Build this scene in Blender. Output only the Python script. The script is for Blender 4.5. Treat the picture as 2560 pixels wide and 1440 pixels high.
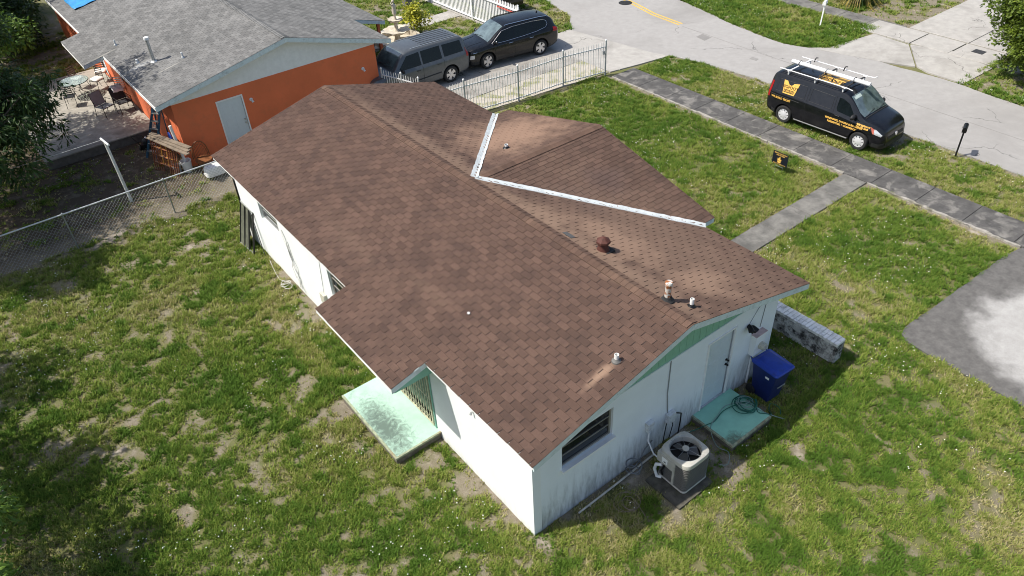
import bpy, bmesh, math, random
import numpy as np
from mathutils import Vector, Matrix
from mathutils.bvhtree import BVHTree
for o in list(bpy.data.objects): bpy.data.objects.remove(o)
scene = bpy.context.scene
COL = scene.collection
RNG = random.Random(7)
NR = np.random.RandomState(11)
# ------------------------------------------------------------------ camera
cam_d = bpy.data.cameras.new('camera'); cam_o = bpy.data.objects.new('camera', cam_d); COL.objects.link(cam_o)
cam_d.sensor_fit = 'HORIZONTAL'; cam_d.sensor_width = 36.0; cam_d.lens = 26.75
cam_d.clip_start = 0.1; cam_d.clip_end = 1500
CAM = Vector((-5.447, -7.13, 13.544))
def cam_axes(yaw, pit, rol):
    cy, sy, cp, sp = math.cos(yaw), math.sin(yaw), math.cos(pit), math.sin(pit)
    F = Vector((cy*cp, sy*cp, -sp)); R = Vector((sy, -cy, 0)); U = R.cross(F)
    return R*math.cos(rol)+U*math.sin(rol), U*math.cos(rol)-R*math.sin(rol), F
CR, CU, CF = cam_axes(math.radians(53.766), math.radians(38.43), math.radians(-3.209))
m = Matrix.Identity(4)
for i in range(3): m[i][0] = CR[i]; m[i][1] = CU[i]; m[i][2] = -CF[i]; m[i][3] = CAM[i]
cam_o.matrix_world = m
scene.camera = cam_o
scene.cycles.pixel_filter_type = 'BLACKMAN_HARRIS'; scene.cycles.filter_width = 1.0
# ------------------------------------------------------------------ world, sun, exposure
SUN_EL, SUN_TRAVEL_AZ = math.radians(54.5), math.radians(-26.5)
sd = Vector((math.cos(SUN_EL)*math.cos(SUN_TRAVEL_AZ), math.cos(SUN_EL)*math.sin(SUN_TRAVEL_AZ), -math.sin(SUN_EL)))
w = bpy.data.worlds.new('World'); scene.world = w; w.use_nodes = True
wn = w.node_tree; bg = wn.nodes['Background']
sky = wn.nodes.new('ShaderNodeTexSky'); sky.sky_type = 'NISHITA'; sky.sun_disc = False
sky.sun_elevation = SUN_EL; sky.sun_rotation = math.atan2(-sd.x, -sd.y); sky.dust_density = 2.0; sky.air_density = 1.0
wn.links.new(sky.outputs[0], bg.inputs[0]); bg.inputs[1].default_value = 0.125
sl = bpy.data.lights.new('sun', 'SUN'); sl.energy = 4.6; sl.angle = math.radians(0.55); sl.color = (1.0, 0.95, 0.87)
so = bpy.data.objects.new('sun', sl); COL.objects.link(so)
so.rotation_euler = sd.to_track_quat('-Z', 'Y').to_euler(); so.location = (-20, 15, 40)
vs = scene.view_settings; vs.view_transform = 'Standard'; vs.look = 'None'; vs.exposure = 0.34; vs.gamma = 1.0; vs.use_curve_mapping = False
# ------------------------------------------------------------------ materials
def nd(nt, t, props=None, **ins):
    n = nt.nodes.new(t)
    for k, v in (props or {}).items(): setattr(n, k, v)
    for k, v in ins.items():
        s = n.inputs[int(k[1:])] if k[0] == '_' and k[1:].isdigit() else n.inputs[k.replace('_', ' ')]
        if isinstance(v, bpy.types.NodeSocket): nt.links.new(v, s)
        else: s.default_value = v
    return n
def c4(c): return (c[0], c[1], c[2], 1.0)
def newmat(name, rough=0.7, metal=0.0, spec=0.5):
    m = bpy.data.materials.new(name); m.use_nodes = True; nt = m.node_tree
    b = nt.nodes['Principled BSDF']; b.inputs['Roughness'].default_value = rough; b.inputs['Metallic'].default_value = metal
    b.inputs['Specular IOR Level'].default_value = spec
    return m, nt, b
def pos(nt): return nt.nodes.new('ShaderNodeNewGeometry').outputs['Position']
def objc(nt): return nt.nodes.new('ShaderNodeTexCoord').outputs['Object']
def noise(nt, vec, scale, detail=4, rough=0.55, lo=0.0, hi=1.0, dist=0.0):
    n = nd(nt, 'ShaderNodeTexNoise', None, Vector=vec, Scale=scale, Detail=detail, Roughness=rough, Distortion=dist)
    if lo == 0.0 and hi == 1.0: return n.outputs['Fac']
    return nd(nt, 'ShaderNodeMapRange', None, Value=n.outputs['Fac'], From_Min=lo, From_Max=hi).outputs[0]
def mixc(nt, fac, a, b, mode='MIX'):
    n = nt.nodes.new('ShaderNodeMix'); n.data_type = 'RGBA'; n.blend_type = mode
    for s, v in ((n.inputs[0], fac), (n.inputs[6], a), (n.inputs[7], b)):
        if isinstance(v, bpy.types.NodeSocket): nt.links.new(v, s)
        else: s.default_value = v if isinstance(v, float) else c4(v)
    return n.outputs[2]
def math_(nt, op, a, b=0.0, clamp=False):
    n = nt.nodes.new('ShaderNodeMath'); n.operation = op; n.use_clamp = clamp
    for s, v in ((n.inputs[0], a), (n.inputs[1], b)):
        if isinstance(v, bpy.types.NodeSocket): nt.links.new(v, s)
        else: s.default_value = v
    return n.outputs[0]
def bump(nt, b, h, strength=0.3, dist=0.02):
    n = nd(nt, 'ShaderNodeBump', None, Strength=strength, Distance=dist, Height=h); nt.links.new(n.outputs[0], b.inputs['Normal'])
MATS = {}
def simple(name, col, rough=0.6, metal=0.0, var=0.12, scale=6.0, bmp=0.0, bscale=60.0, spec=0.5, coat=0.0, dirt=None, dscale=1.6, dlo=0.52, dhi=0.75):
    if name in MATS: return MATS[name]
    m, nt, b = newmat(name, rough, metal, spec); p = pos(nt)
    f = noise(nt, p, scale, 5, 0.6, 0.3, 0.7)
    lo = [c*(1-var) for c in col]; hi = [min(1, c*(1+var)) for c in col]
    cc = mixc(nt, f, lo, hi)
    if dirt: cc = mixc(nt, noise(nt, p, dscale, 6, 0.7, dlo, dhi), cc, dirt)
    nt.links.new(cc, b.inputs['Base Color'])
    if bmp: bump(nt, b, noise(nt, p, bscale, 3), bmp, 0.01)
    if coat: b.inputs['Coat Weight'].default_value = coat; b.inputs['Coat Roughness'].default_value = 0.04
    MATS[name] = m; return m
def shingle_mat(name, base, tan, dark, streak=0.35, spots=()):
    m, nt, b = newmat(name, 0.92, 0, 0.25); p = pos(nt)
    at = nd(nt, 'ShaderNodeAttribute', {'attribute_name': 'tint'})
    t = at.outputs['Fac']
    c = mixc(nt, t, [x*0.80 for x in base], [min(1, x*1.28) for x in base])
    gr = noise(nt, p, 48.0, 4, 0.85, 0.34, 0.66)
    c = mixc(nt, math_(nt, 'MULTIPLY', gr, 0.55), c, [x*0.5 for x in base])
    big = noise(nt, p, 0.55, 4, 0.6, 0.50, 0.72, 0.4)
    c = mixc(nt, math_(nt, 'MULTIPLY', big, streak), c, tan)
    bd = noise(nt, nd(nt, 'ShaderNodeVectorMath', {'operation': 'ADD'}, _0=p, _1=(17.0, 3.0, 9.0)).outputs[0], 1.5, 6, 0.7, 0.46, 0.74)
    c = mixc(nt, math_(nt, 'MULTIPLY', bd, 0.60), c, dark)
    for (sx, sy, dx, dy, rad, col, amt) in spots:     # wash streaks and worn patches with their own place and shape
        v = nd(nt, 'ShaderNodeVectorMath', {'operation': 'SUBTRACT'}, _0=p, _1=(sx, sy, 0.0)).outputs[0]
        v = nd(nt, 'ShaderNodeVectorMath', {'operation': 'MULTIPLY'}, _0=v, _1=(1.0/dx, 1.0/dy, 0.0)).outputs[0]
        l = nd(nt, 'ShaderNodeVectorMath', {'operation': 'LENGTH'}, _0=v).outputs['Value']
        l = math_(nt, 'ADD', l, math_(nt, 'MULTIPLY', math_(nt, 'SUBTRACT', noise(nt, p, 2.2, 4), 0.5), 1.1))
        f = nd(nt, 'ShaderNodeMapRange', {'interpolation_type': 'SMOOTHSTEP'}, Value=l, From_Min=1.0, From_Max=0.15, To_Min=0.0, To_Max=amt).outputs[0]
        c = mixc(nt, f, c, col)
    nt.links.new(c, b.inputs['Base Color'])
    bump(nt, b, noise(nt, p, 220.0, 2), 0.35, 0.006)
    return m
# ------------------------------------------------------------------ mesh helpers
class MB:
    def __init__(s): s.v = []; s.f = []
    def add(s, vs, fs):
        o = len(s.v); s.v += [tuple(p) for p in vs]; s.f += [tuple(i+o for i in f) for f in fs]; return s
    def box(s, x0, x1, y0, y1, z0, z1):
        return s.add([(x0,y0,z0),(x1,y0,z0),(x1,y1,z0),(x0,y1,z0),(x0,y0,z1),(x1,y0,z1),(x1,y1,z1),(x0,y1,z1)],
                     [(0,3,2,1),(4,5,6,7),(0,1,5,4),(1,2,6,5),(2,3,7,6),(3,0,4,7)])
    def obox(s, c, ax, ay, az):
        c, ax, ay, az = Vector(c), Vector(ax), Vector(ay), Vector(az)
        return s.add([c-ax-ay-az, c+ax-ay-az, c+ax+ay-az, c-ax+ay-az, c-ax-ay+az, c+ax-ay+az, c+ax+ay+az, c-ax+ay+az],
                     [(0,3,2,1),(4,5,6,7),(0,1,5,4),(1,2,6,5),(2,3,7,6),(3,0,4,7)])
    def bar(s, p, q, w, h=None, up=(0,0,1)):
        p, q = Vector(p), Vector(q); d = (q-p); L = d.length; d = d/L; h = h or w
        u = Vector(up)
        if abs(d.dot(u)) > 0.98: u = Vector((0, 1, 0))
        sx = d.cross(u).normalized(); u = sx.cross(d)
        return s.obox((p+q)/2, d*(L/2), sx*(w/2), u*(h/2))
    def tube(s, pts, r, n=8, closed=False, caps=True):
        pts = [Vector(p) for p in pts]; N = len(pts); rs = r if isinstance(r, (list, tuple)) else [r]*N
        o = len(s.v); prev = None
        for i, p in enumerate(pts):
            a = pts[(i-1) % N] if (closed or i > 0) else p; b = pts[(i+1) % N] if (closed or i < N-1) else p
            t = (b-a).normalized()
            if prev is None:
                ref = Vector((0, 0, 1)) if abs(t.z) < 0.9 else Vector((1, 0, 0)); nx = t.cross(ref).normalized()
            else:
                nx = (prev - t*prev.dot(t)); nx = nx.normalized() if nx.length > 1e-6 else t.orthogonal().normalized()
            prev = nx; ny = t.cross(nx)
            for k in range(n):
                a2 = 2*math.pi*k/n; s.v.append(tuple(p + (nx*math.cos(a2)+ny*math.sin(a2))*rs[i]))
        for i in range(N if closed else N-1):
            j = (i+1) % N
            for k in range(n):
                k2 = (k+1) % n; s.f.append((o+i*n+k, o+i*n+k2, o+j*n+k2, o+j*n+k))
        if caps and not closed:
            s.f.append(tuple(o+k for k in range(n))[::-1]); s.f.append(tuple(o+(N-1)*n+k for k in range(n)))
        return s
    def lathe(s, prof, n=20, origin=(0,0,0), axis='z', cap=True):
        o = len(s.v); O = Vector(origin)
        for r, z in prof:
            for k in range(n):
                a = 2*math.pi*k/n; c, si = r*math.cos(a), r*math.sin(a)
                p = {'z': (c, si, z), 'y': (c, z, -si), 'x': (z, c, si)}[axis]; s.v.append(tuple(O+Vector(p)))
        for i in range(len(prof)-1):
            for k in range(n):
                k2 = (k+1) % n; s.f.append((o+i*n+k, o+i*n+k2, o+(i+1)*n+k2, o+(i+1)*n+k))
        if cap:
            s.f.append(tuple(o+k for k in range(n))[::-1]); s.f.append(tuple(o+(len(prof)-1)*n+k for k in range(n)))
        return s
    def prism(s, poly, ext):           # poly: 3-D points of one face; ext: extrusion vector
        n = len(poly); e = Vector(ext); a = [Vector(p) for p in poly]
        s.add(a+[p+e for p in a], [tuple(range(n))[::-1], tuple(range(n, 2*n))]+[(i, (i+1) % n, n+(i+1) % n, n+i) for i in range(n)])
        return s
    def mesh(s, name, mat, smooth=False):
        me = bpy.data.meshes.new(name); me.from_pydata(s.v, [], s.f)
        bm = bmesh.new(); bm.from_mesh(me); bmesh.ops.recalc_face_normals(bm, faces=bm.faces); bm.to_mesh(me); bm.free()
        for mm in (mat if isinstance(mat, (list, tuple)) else [mat]): me.materials.append(mm)
        if smooth: smooth_by_angle(me)
        return me
    def build(s, name, mat, parent=None, smooth=False, **k):
        return link(name, s.mesh(name, mat, smooth), parent, **k)
def smooth_by_angle(me, ang=40):
    me.polygons.foreach_set('use_smooth', [True]*len(me.polygons))
    bm = bmesh.new(); bm.from_mesh(me)
    for e in bm.edges: e.smooth = not (len(e.link_faces) == 2 and e.calc_face_angle(0) > math.radians(ang))
    bm.to_mesh(me); bm.free()
def tag(o, label=None, cat=None, group=None, kind=None):
    for k, v in (('label', label), ('category', cat), ('group', group), ('kind', kind)):
        if v: o[k] = v
    return o
def link(name, me, parent=None, label=None, cat=None, group=None, kind=None, loc=None, rot=None, world=True):
    o = bpy.data.objects.new(name, me); COL.objects.link(o)
    if parent is not None:
        o.parent = parent
        if world and loc is None and parent.get('_w'): o.location = [-a for a in parent.location]
    if loc is not None: o.location = loc
    if rot is not None: o.rotation_euler = rot
    return tag(o, label, cat, group, kind)
def thing(name, label, cat, loc=(0,0,0), rotz=0.0, group=None, world=False):
    o = bpy.data.objects.new(name, None); COL.objects.link(o); o.location = loc; o.rotation_euler = (0, 0, rotz)
    o.empty_display_size = 0.3
    if world: o['_w'] = 1
    return tag(o, label, cat, group)
def npmesh(name, V, F, mat, attr=None, loops=3):
    me = bpy.data.meshes.new(name); nv, nf = len(V), len(F)
    me.vertices.add(nv); me.vertices.foreach_set('co', np.asarray(V, np.float32).ravel())
    me.loops.add(nf*loops); me.loops.foreach_set('vertex_index', np.asarray(F, np.int32).ravel())
    me.polygons.add(nf); me.polygons.foreach_set('loop_start', np.arange(0, nf*loops, loops, dtype=np.int32))
    me.polygons.foreach_set('loop_total', np.full(nf, loops, np.int32))
    me.polygons.foreach_set('use_smooth', np.zeros(nf, bool))
    me.update(calc_edges=True)
    for k, (dom, typ, arr) in (attr or {}).items():
        a = me.attributes.new(k, typ, dom)
        a.data.foreach_set('value' if typ == 'FLOAT' else 'color', np.asarray(arr, np.float32).ravel())
    me.materials.append(mat); return me
def text_mb(txt, size, bold=0.0, align='CENTER', spacing=1.0):
    cu = bpy.data.curves.new('t', 'FONT'); cu.body = txt; cu.size = size; cu.align_x = align; cu.offset = bold; cu.space_character = spacing
    cu.resolution_u = 2
    o = bpy.data.objects.new('t', cu); COL.objects.link(o); dg = bpy.context.evaluated_depsgraph_get()
    me = o.evaluated_get(dg).to_mesh(); vs = [tuple(v.co) for v in me.vertices]; fs = [tuple(p.vertices) for p in me.polygons]
    o.evaluated_get(dg).to_mesh_clear(); bpy.data.objects.remove(o); bpy.data.curves.remove(cu)
    return vs, fs
# ---- value noise in numpy for planting
def vnoise(x, y, seed=0):
    xi = np.floor(x).astype(np.int64); yi = np.floor(y).astype(np.int64); fx = x-xi; fy = y-yi
    def h(a, b):
        n = (a*374761393 + b*668265263 + seed*1442695041) & 0x7fffffff
        n = ((n ^ (n >> 13))*1274126177) & 0x7fffffff
        return ((n ^ (n >> 16)) & 0xffff)/65535.0
    sx = fx*fx*(3-2*fx); sy = fy*fy*(3-2*fy)
    return (h(xi, yi)*(1-sx)+h(xi+1, yi)*sx)*(1-sy)+(h(xi, yi+1)*(1-sx)+h(xi+1, yi+1)*sx)*sy
def fbm(x, y, s, seed=0, oct=4):
    r = 0; a = 0.5; t = 0
    for i in range(oct): r = r + a*vnoise(x*s*2**i, y*s*2**i, seed+i*17); t += a; a *= 0.55
    return r/t
# ------------------------------------------------------------------ ground, roads, pavements, grass
ROAD_NEAR = [(21.1,-60),(21.12,0),(21.1,4.4),(21.22,10.8),(21.0,13.4),(20.6,15.1),(20.1,15.5),(19.5,20.7),(20.1,21.5),(20.85,22.4),(21.6,25.2),(22.3,30),(23.2,70)]
ROAD_FAR = [(29.5,70),(28.3,30),(26.4,19.3),(25.5,15.2),(25.25,12.6),(25.6,11.5),(26.2,10.9),(26.4,8),(26.55,5.2),(26.25,2.4),(26.1,-5),(26.1,-60)]
ROAD = ROAD_NEAR+ROAD_FAR
ODRIVE = [(8.5,16.55),(10.9,16.4),(17.2,15.75),(18.9,15.45),(20.5,15.2),(20.2,16.0),(19.5,20.9),(18.4,20.9),(17.1,22.6),(8.5,22.6)]
NDRIVE = [(10.82,-1.95),(10.87,-1.68),(11.02,-1.5),(11.3,-1.43),(16.4,-1.62),(17.0,-1.75),(17.0,-14),(10.55,-14)]
def inpoly(x, y, poly):
    r = np.zeros(np.shape(x), bool); n = len(poly)
    for i in range(n):
        x0, y0 = poly[i]; x1, y1 = poly[(i+1) % n]
        if y0 == y1: continue
        r ^= ((y0 > y) != (y1 > y)) & (x < (x1-x0)*(y-y0)/(y1-y0)+x0)
    return r
def rect(x, y, a, b, c, d): return (x > a) & (x < b) & (y > c) & (y < d)
def hard(x, y):
    r = inpoly(x, y, ROAD) | inpoly(x, y, ODRIVE) | inpoly(x, y, NDRIVE)
    for a in ((0,7.34,0,14.45),(7.3,7.95,3.0,11.0),(17.0,18.38,-14,15.45),(7.9,17.05,3.22,4.06),(-1.2,0.05,3.35,5.85),(4.72,6.05,-1.18,0),
              (2.68,3.75,-1.48,-0.5),(8.73,9.07,-1.0,2.5),(0.1,8.4,20.2,39),(-4.05,0.15,23.75,32.2),(29.95,31.0,4.4,40),(26.1,31.0,5.2,10.6),(31,46,3.8,9.7),
              (12.0,17.0,26.5,27.6),(11.2,13.6,24.2,26.6),(18.38,21.2,15.2,16)):
        r |= rect(x, y, *a)
    return r
def green(x, y):
    n = 0.24*fbm(x, y, 0.6, 3, 3)+0.56*fbm(x, y, 2.4, 31, 4)+0.20*fbm(x, y, 6.5, 91, 2)
    b = np.full(np.shape(x), 0.072)
    b = np.where(x > 7.6, 0.185, b)
    b = np.where((x > 7.6) & (y < 1.0), 0.13, b)
    b = np.where((y < -0.2) & (x < 7.6), 0.068, b)
    b = np.where((x < 0.2) & (y < 5) , 0.068, b)
    b = np.where((y > 17.6) & (x < 8), -0.10+0.10*np.clip((y-26)/6, 0, 1), b)
    b = np.where((y > 22) & (x > 8), 0.04, b)
    b = np.where((x > 18.3) & (x < 21.5) & (y < 15.5), 0.13, b)
    b = np.where((x > 25) & (y > 10), 0.15, b)
    b = np.where((x > 31) & (y > 9) & (y < 12.5), -0.03, b)
    b = np.where((x > 25) & (y < 6), 0.02, b)
    # trampled strips along walls, kerbs and pavements
    def strip(d, wdt, amt): return -amt*np.exp(-(np.maximum(d, 0)/wdt)**2)
    b = b + np.where((y > -1) & (y < 15) & (x < 0.1), strip(-x-0.05, 0.12, 0.13), 0)
    b = b + np.where((x > -0.5) & (x < 7.6) & (y < 0.1), strip(-y, 0.30, 0.08), 0)
    b = b + np.where((y < 15.6), strip(np.abs(x-16.9)-0.03, 0.07, 0.5), 0)
    b = b + np.where((y < 15.6), strip(np.abs(x-21.0)-0.02, 0.12, 0.22), 0)
    b = b + np.where((x > 7.9) & (x < 17), strip(np.abs(y-3.64)-0.45, 0.06, 0.18), 0)
    b = b + np.where((x < 1) & (x > -7), strip(np.abs(y-17.6)-0.35, 0.3, 0.09), 0)
    b = b + np.where((x > 8) & (x < 17), strip(np.abs(y-15.9)-0.2, 0.35, 0.18), 0)
    b = b + np.where((x > 1.9) & (x < 4.6) & (y < 0) & (y > -2.4), -0.05, 0)
    b = b + np.where((x > 18.6) & (x < 21) & (y > 3.2) & (y < 4.6), -0.08, 0)
    g = np.clip((n+b-0.385)/0.20, 0, 1)
    return g*g*(3-2*g)
def axis(a, b, fine0, fine1, st):
    inner = np.arange(fine0, fine1+1e-6, st); k = np.array([1.0, 2.5, 5, 10, 20, 40, 80, 160, 320])
    lo = fine0-k[::-1]; hi = fine1+k
    return np.concatenate([lo[lo > a-1], inner, hi[hi < b+1]])
gx = axis(-330, 360, -11, 38, 0.14); gy = axis(-330, 380, -9, 42, 0.14)
XX, YY = np.meshgrid(gx, gy, indexing='ij'); G_ = green(XX, YY)
ZZ = -0.02 + 0.035*(fbm(XX, YY, 0.5, 5)-0.5)*((XX > -11) & (XX < 38)) - 0.012*hard(XX, YY)
nx_, ny_ = XX.shape; idx = np.arange(nx_*ny_).reshape(nx_, ny_)
F4 = np.stack([idx[:-1, :-1], idx[1:, :-1], idx[1:, 1:], idx[:-1, 1:]], -1).reshape(-1, 4)
gm, nt, b = newmat('lawn_soil', 0.95, 0, 0.2); p = pos(nt)
ga = nd(nt, 'ShaderNodeAttribute', {'attribute_name': 'green'}).outputs['Fac']
soil = mixc(nt, noise(nt, p, 5.0, 6, 0.7, 0.3, 0.7), (0.205, 0.18, 0.13), (0.30, 0.265, 0.205))
soil = mixc(nt, noise(nt, p, 42.0, 4, 0.8, 0.42, 0.66), soil, (0.125, 0.10, 0.068))
soil = mixc(nt, noise(nt, p, 1.3, 5, 0.65, 0.56, 0.70), soil, (0.42, 0.365, 0.30))
thatch = mixc(nt, noise(nt, p, 60.0, 3, 0.8, 0.35, 0.65), (0.105, 0.10, 0.042), (0.235, 0.215, 0.11))
thatch = mixc(nt, noise(nt, p, 1.7, 4, 0.6, 0.4, 0.65), thatch, (0.12, 0.135, 0.045))
c = mixc(nt, nd(nt, 'ShaderNodeMapRange', None, Value=math_(nt, 'ADD', ga, math_(nt, 'MULTIPLY', math_(nt, 'SUBTRACT', noise(nt, p, 9.0, 4, 0.7), 0.5), 0.9)), From_Min=0.0, From_Max=0.62).outputs[0], soil, thatch)
# brown ground of the neighbouring yard, darkened in colour for the tree shade
sep = nd(nt, 'ShaderNodeSeparateXYZ', None, Vector=p)
yard = math_(nt, 'MULTIPLY', math_(nt, 'MULTIPLY', nd(nt, 'ShaderNodeMapRange', None, Value=sep.outputs[1], From_Min=17.4, From_Max=18.6).outputs[0],
       nd(nt, 'ShaderNodeMapRange', None, Value=sep.outputs[0], From_Min=1.5, From_Max=0.0).outputs[0]), nd(nt, 'ShaderNodeMapRange', None, Value=sep.outputs[1], From_Min=31.0, From_Max=29.0).outputs[0])
c = mixc(nt, math_(nt, 'MULTIPLY', yard, noise(nt, p, 2.2, 5, 0.7, 0.25, 0.5)), c, (0.085, 0.066, 0.045))
nt.links.new(c, b.inputs['Base Color']); bump(nt, b, noise(nt, p, 38.0, 5, 0.7), 0.7, 0.03)
me = npmesh('ground', np.stack([XX, YY, ZZ], -1).reshape(-1, 3), F4, gm, {'green': ('POINT', 'FLOAT', G_.ravel())}, 4)
me.polygons.foreach_set('use_smooth', [True]*len(me.polygons))
link('ground', me, kind='structure')
# --- concrete and asphalt materials
def paving(name, c0, c1, stain, seed, sscale=0.8, lo=0.45, hi=0.7, speck=0.3):
    m, nt, b = newmat(name, 0.9, 0, 0.3); p = pos(nt)
    q = nd(nt, 'ShaderNodeVectorMath', {'operation': 'ADD'}, _0=p, _1=(seed*3.1, seed*7.7, 0.0)).outputs[0]
    c = mixc(nt, noise(nt, q, 3.0, 6, 0.65, 0.3, 0.7), c0, c1)
    c = mixc(nt, noise(nt, q, sscale, 5, 0.6, lo, hi, 0.5), c, stain)
    c = mixc(nt, math_(nt, 'MULTIPLY', noise(nt, q, 90.0, 2, 0.8, 0.4, 0.7), speck), c, [x*0.5 for x in c0])
    vd = nd(nt, 'ShaderNodeVectorMath', {'operation': 'ADD'}, _0=q, _1=nd(nt, 'ShaderNodeVectorMath', {'operation': 'SCALE'}, _0=nd(nt, 'ShaderNodeTexNoise', None, Vector=q, Scale=1.4, Detail=5.0).outputs['Color'], Scale=0.9).outputs[0]).outputs[0]
    vo = nd(nt, 'ShaderNodeTexVoronoi', {'feature': 'DISTANCE_TO_EDGE'}, Vector=vd, Scale=0.33).outputs['Distance']
    cr = nd(nt, 'ShaderNodeMapRange', None, Value=vo, From_Min=0.006, From_Max=0.001).outputs[0]
    c = mixc(nt, math_(nt, 'MULTIPLY', cr, noise(nt, q, 0.35, 3, 0.5, 0.53, 0.60)), c, [x*0.35 for x in c0])
    nt.links.new(c, b.inputs['Base Color']); bump(nt, b, noise(nt, p, 120.0, 3), 0.25, 0.008); return m
m_road = paving('road_asphalt', (0.315, 0.303, 0.288), (0.37, 0.356, 0.338), (0.27, 0.258, 0.243), 1, 0.25, 0.5, 0.75, 0.25)
m_walk = paving('weathered_walk', (0.062, 0.06, 0.057), (0.125, 0.12, 0.114), (0.27, 0.255, 0.23), 2, 1.7, 0.50, 0.70)
m_path = paving('garden_path', (0.125, 0.12, 0.11), (0.25, 0.24, 0.215), (0.085, 0.083, 0.077), 3, 1.0, 0.45, 0.7)
m_pale = paving('pale_concrete', (0.35, 0.333, 0.307), (0.45, 0.43, 0.395), (0.26, 0.245, 0.222), 4, 0.6, 0.5, 0.75)
m_odrive = paving('orange_house_drive', (0.29, 0.275, 0.25), (0.42, 0.395, 0.355), (0.20, 0.185, 0.165), 5, 0.9, 0.45, 0.7)
m_patio = paving('patio_concrete', (0.26, 0.24, 0.20), (0.46, 0.43, 0.37), (0.15, 0.135, 0.11), 6, 0.8, 0.5, 0.75)
m_line = simple('yellow_road_paint', (0.62, 0.40, 0.07), 0.7, var=0.15, dirt=(0.42, 0.35, 0.22), dscale=6)
# near driveway: dark weathered concrete with a pale washed middle
m_nd, nt, b = newmat('washed_drive', 0.9, 0, 0.3); p = pos(nt)
v = nd(nt, 'ShaderNodeVectorMath', {'operation': 'SUBTRACT'}, _0=p, _1=(13.6, -4.6, 0.0)).outputs[0]
v = nd(nt, 'ShaderNodeVectorMath', {'operation': 'MULTIPLY'}, _0=v, _1=(1/2.25, 1/2.35, 0.0)).outputs[0]
l = nd(nt, 'ShaderNodeVectorMath', {'operation': 'LENGTH'}, _0=v).outputs['Value']
l = math_(nt, 'ADD', l, math_(nt, 'MULTIPLY', math_(nt, 'SUBTRACT', noise(nt, p, 1.1, 5, 0.6), 0.5), 0.75))
wash = nd(nt, 'ShaderNodeMapRange', {'interpolation_type': 'SMOOTHSTEP'}, Value=l, From_Min=1.12, From_Max=0.78).outputs[0]
dk = mixc(nt, noise(nt, p, 4.0, 6, 0.7, 0.3, 0.7), (0.085, 0.082, 0.078), (0.165, 0.158, 0.148))
pl = mixc(nt, noise(nt, p, 3.0, 6, 0.7, 0.3, 0.7), (0.34, 0.33, 0.312), (0.45, 0.44, 0.42))
c = mixc(nt, wash, dk, pl); c = mixc(nt, math_(nt, 'MULTIPLY', noise(nt, p, 80.0, 2, 0.8, 0.4, 0.7), 0.35), c, (0.08, 0.075, 0.07))
nt.links.new(c, b.inputs['Base Color']); bump(nt, b, noise(nt, p, 120.0, 3), 0.25, 0.008)
def sheet(name, poly, z, mat, thick=0.06, **k):
    me = bpy.data.meshes.new(name); bm = bmesh.new()
    top = [bm.verts.new((x, y, z)) for x, y in poly]; bot = [bm.verts.new((x, y, z-thick)) for x, y in poly]
    bm.faces.new(top); n = len(poly)
    for i in range(n): bm.faces.new((top[i], bot[i], bot[(i+1) % n], top[(i+1) % n]))
    bmesh.ops.recalc_face_normals(bm, faces=bm.faces); bmesh.ops.triangulate(bm, faces=[f for f in bm.faces if len(f.verts) > 4])
    bm.to_mesh(me); bm.free(); me.materials.append(mat); return link(name, me, **k)
def jitter_poly(poly, step, amp, seed):
    out = []; r = random.Random(seed)
    for i, (x0, y0) in enumerate(poly):
        x1, y1 = poly[(i+1) % len(poly)]; L = math.hypot(x1-x0, y1-y0); n = max(1, int(L/step)) if L < 60 else max(1, int(L/4))
        for k in range(n):
            t = k/n; out.append((x0+(x1-x0)*t+(r.uniform(-amp, amp) if k else 0), y0+(y1-y0)*t+(r.uniform(-amp, amp) if k else 0)))
    return out
road = sheet('road', jitter_poly(ROAD, 0.5, 0.045, 4), 0.012, m_road, kind='structure')
def strip_poly(c, w): # polyline strip
    L = []; R = []
    for i, p in enumerate(c):
        a = Vector(c[max(i-1, 0)]); bb = Vector(c[min(i+1, len(c)-1)]); t = (bb-a).normalized(); n = Vector((-t.y, t.x))
        L.append(tuple(Vector(p)+n*w/2)); R.append(tuple(Vector(p)-n*w/2))
    return L+R[::-1]
yl = [(23.85, 17.55), (23.98, 19.5), (24.35, 21.0), (24.9, 23.5), (25.8, 28), (26.5, 33)]
for off in (-0.11, 0.11):
    ln = sheet('yellow_line', strip_poly([(x+off, y) for x, y in yl], 0.10), 0.0165, m_line, 0.003, parent=road)
m_patch = paving('asphalt_patch', (0.24, 0.23, 0.215), (0.29, 0.28, 0.265), (0.22, 0.21, 0.2), 9)
sheet('asphalt_patch', [(23.0,15.3),(23.55,15.35),(23.6,15.95),(23.1,15.9)], 0.0163, m_patch, 0.003, parent=road)
sheet('asphalt_patch', [(22.75,12.15),(23.0,12.2),(22.98,12.55),(22.72,12.5)], 0.0163, m_patch, 0.003, parent=road)
sheet('road_joint', strip_poly([(23.7,17.3),(23.55,12),(23.6,6),(23.55,0),(23.5,-12)], 0.025), 0.0164, m_patch, 0.003, parent=road)
mm = MB().lathe([(0.36,-0.02),(0.36,0.020),(0.33,0.022),(0.33,0.017),(0.30,0.017),(0.30,0.023)], 28, (0,0,0))
for a in range(4): mm.box(-0.22+a*0.13, -0.16+a*0.13, -0.2, 0.2, 0.02, 0.027)
mm.build('manhole_cover', simple('cast_iron', (0.05, 0.048, 0.045), 0.6, 0.6), loc=(24.22, 21.75, 0), label='round iron manhole cover beside the yellow centre line of the road', cat='manhole cover')
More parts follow.
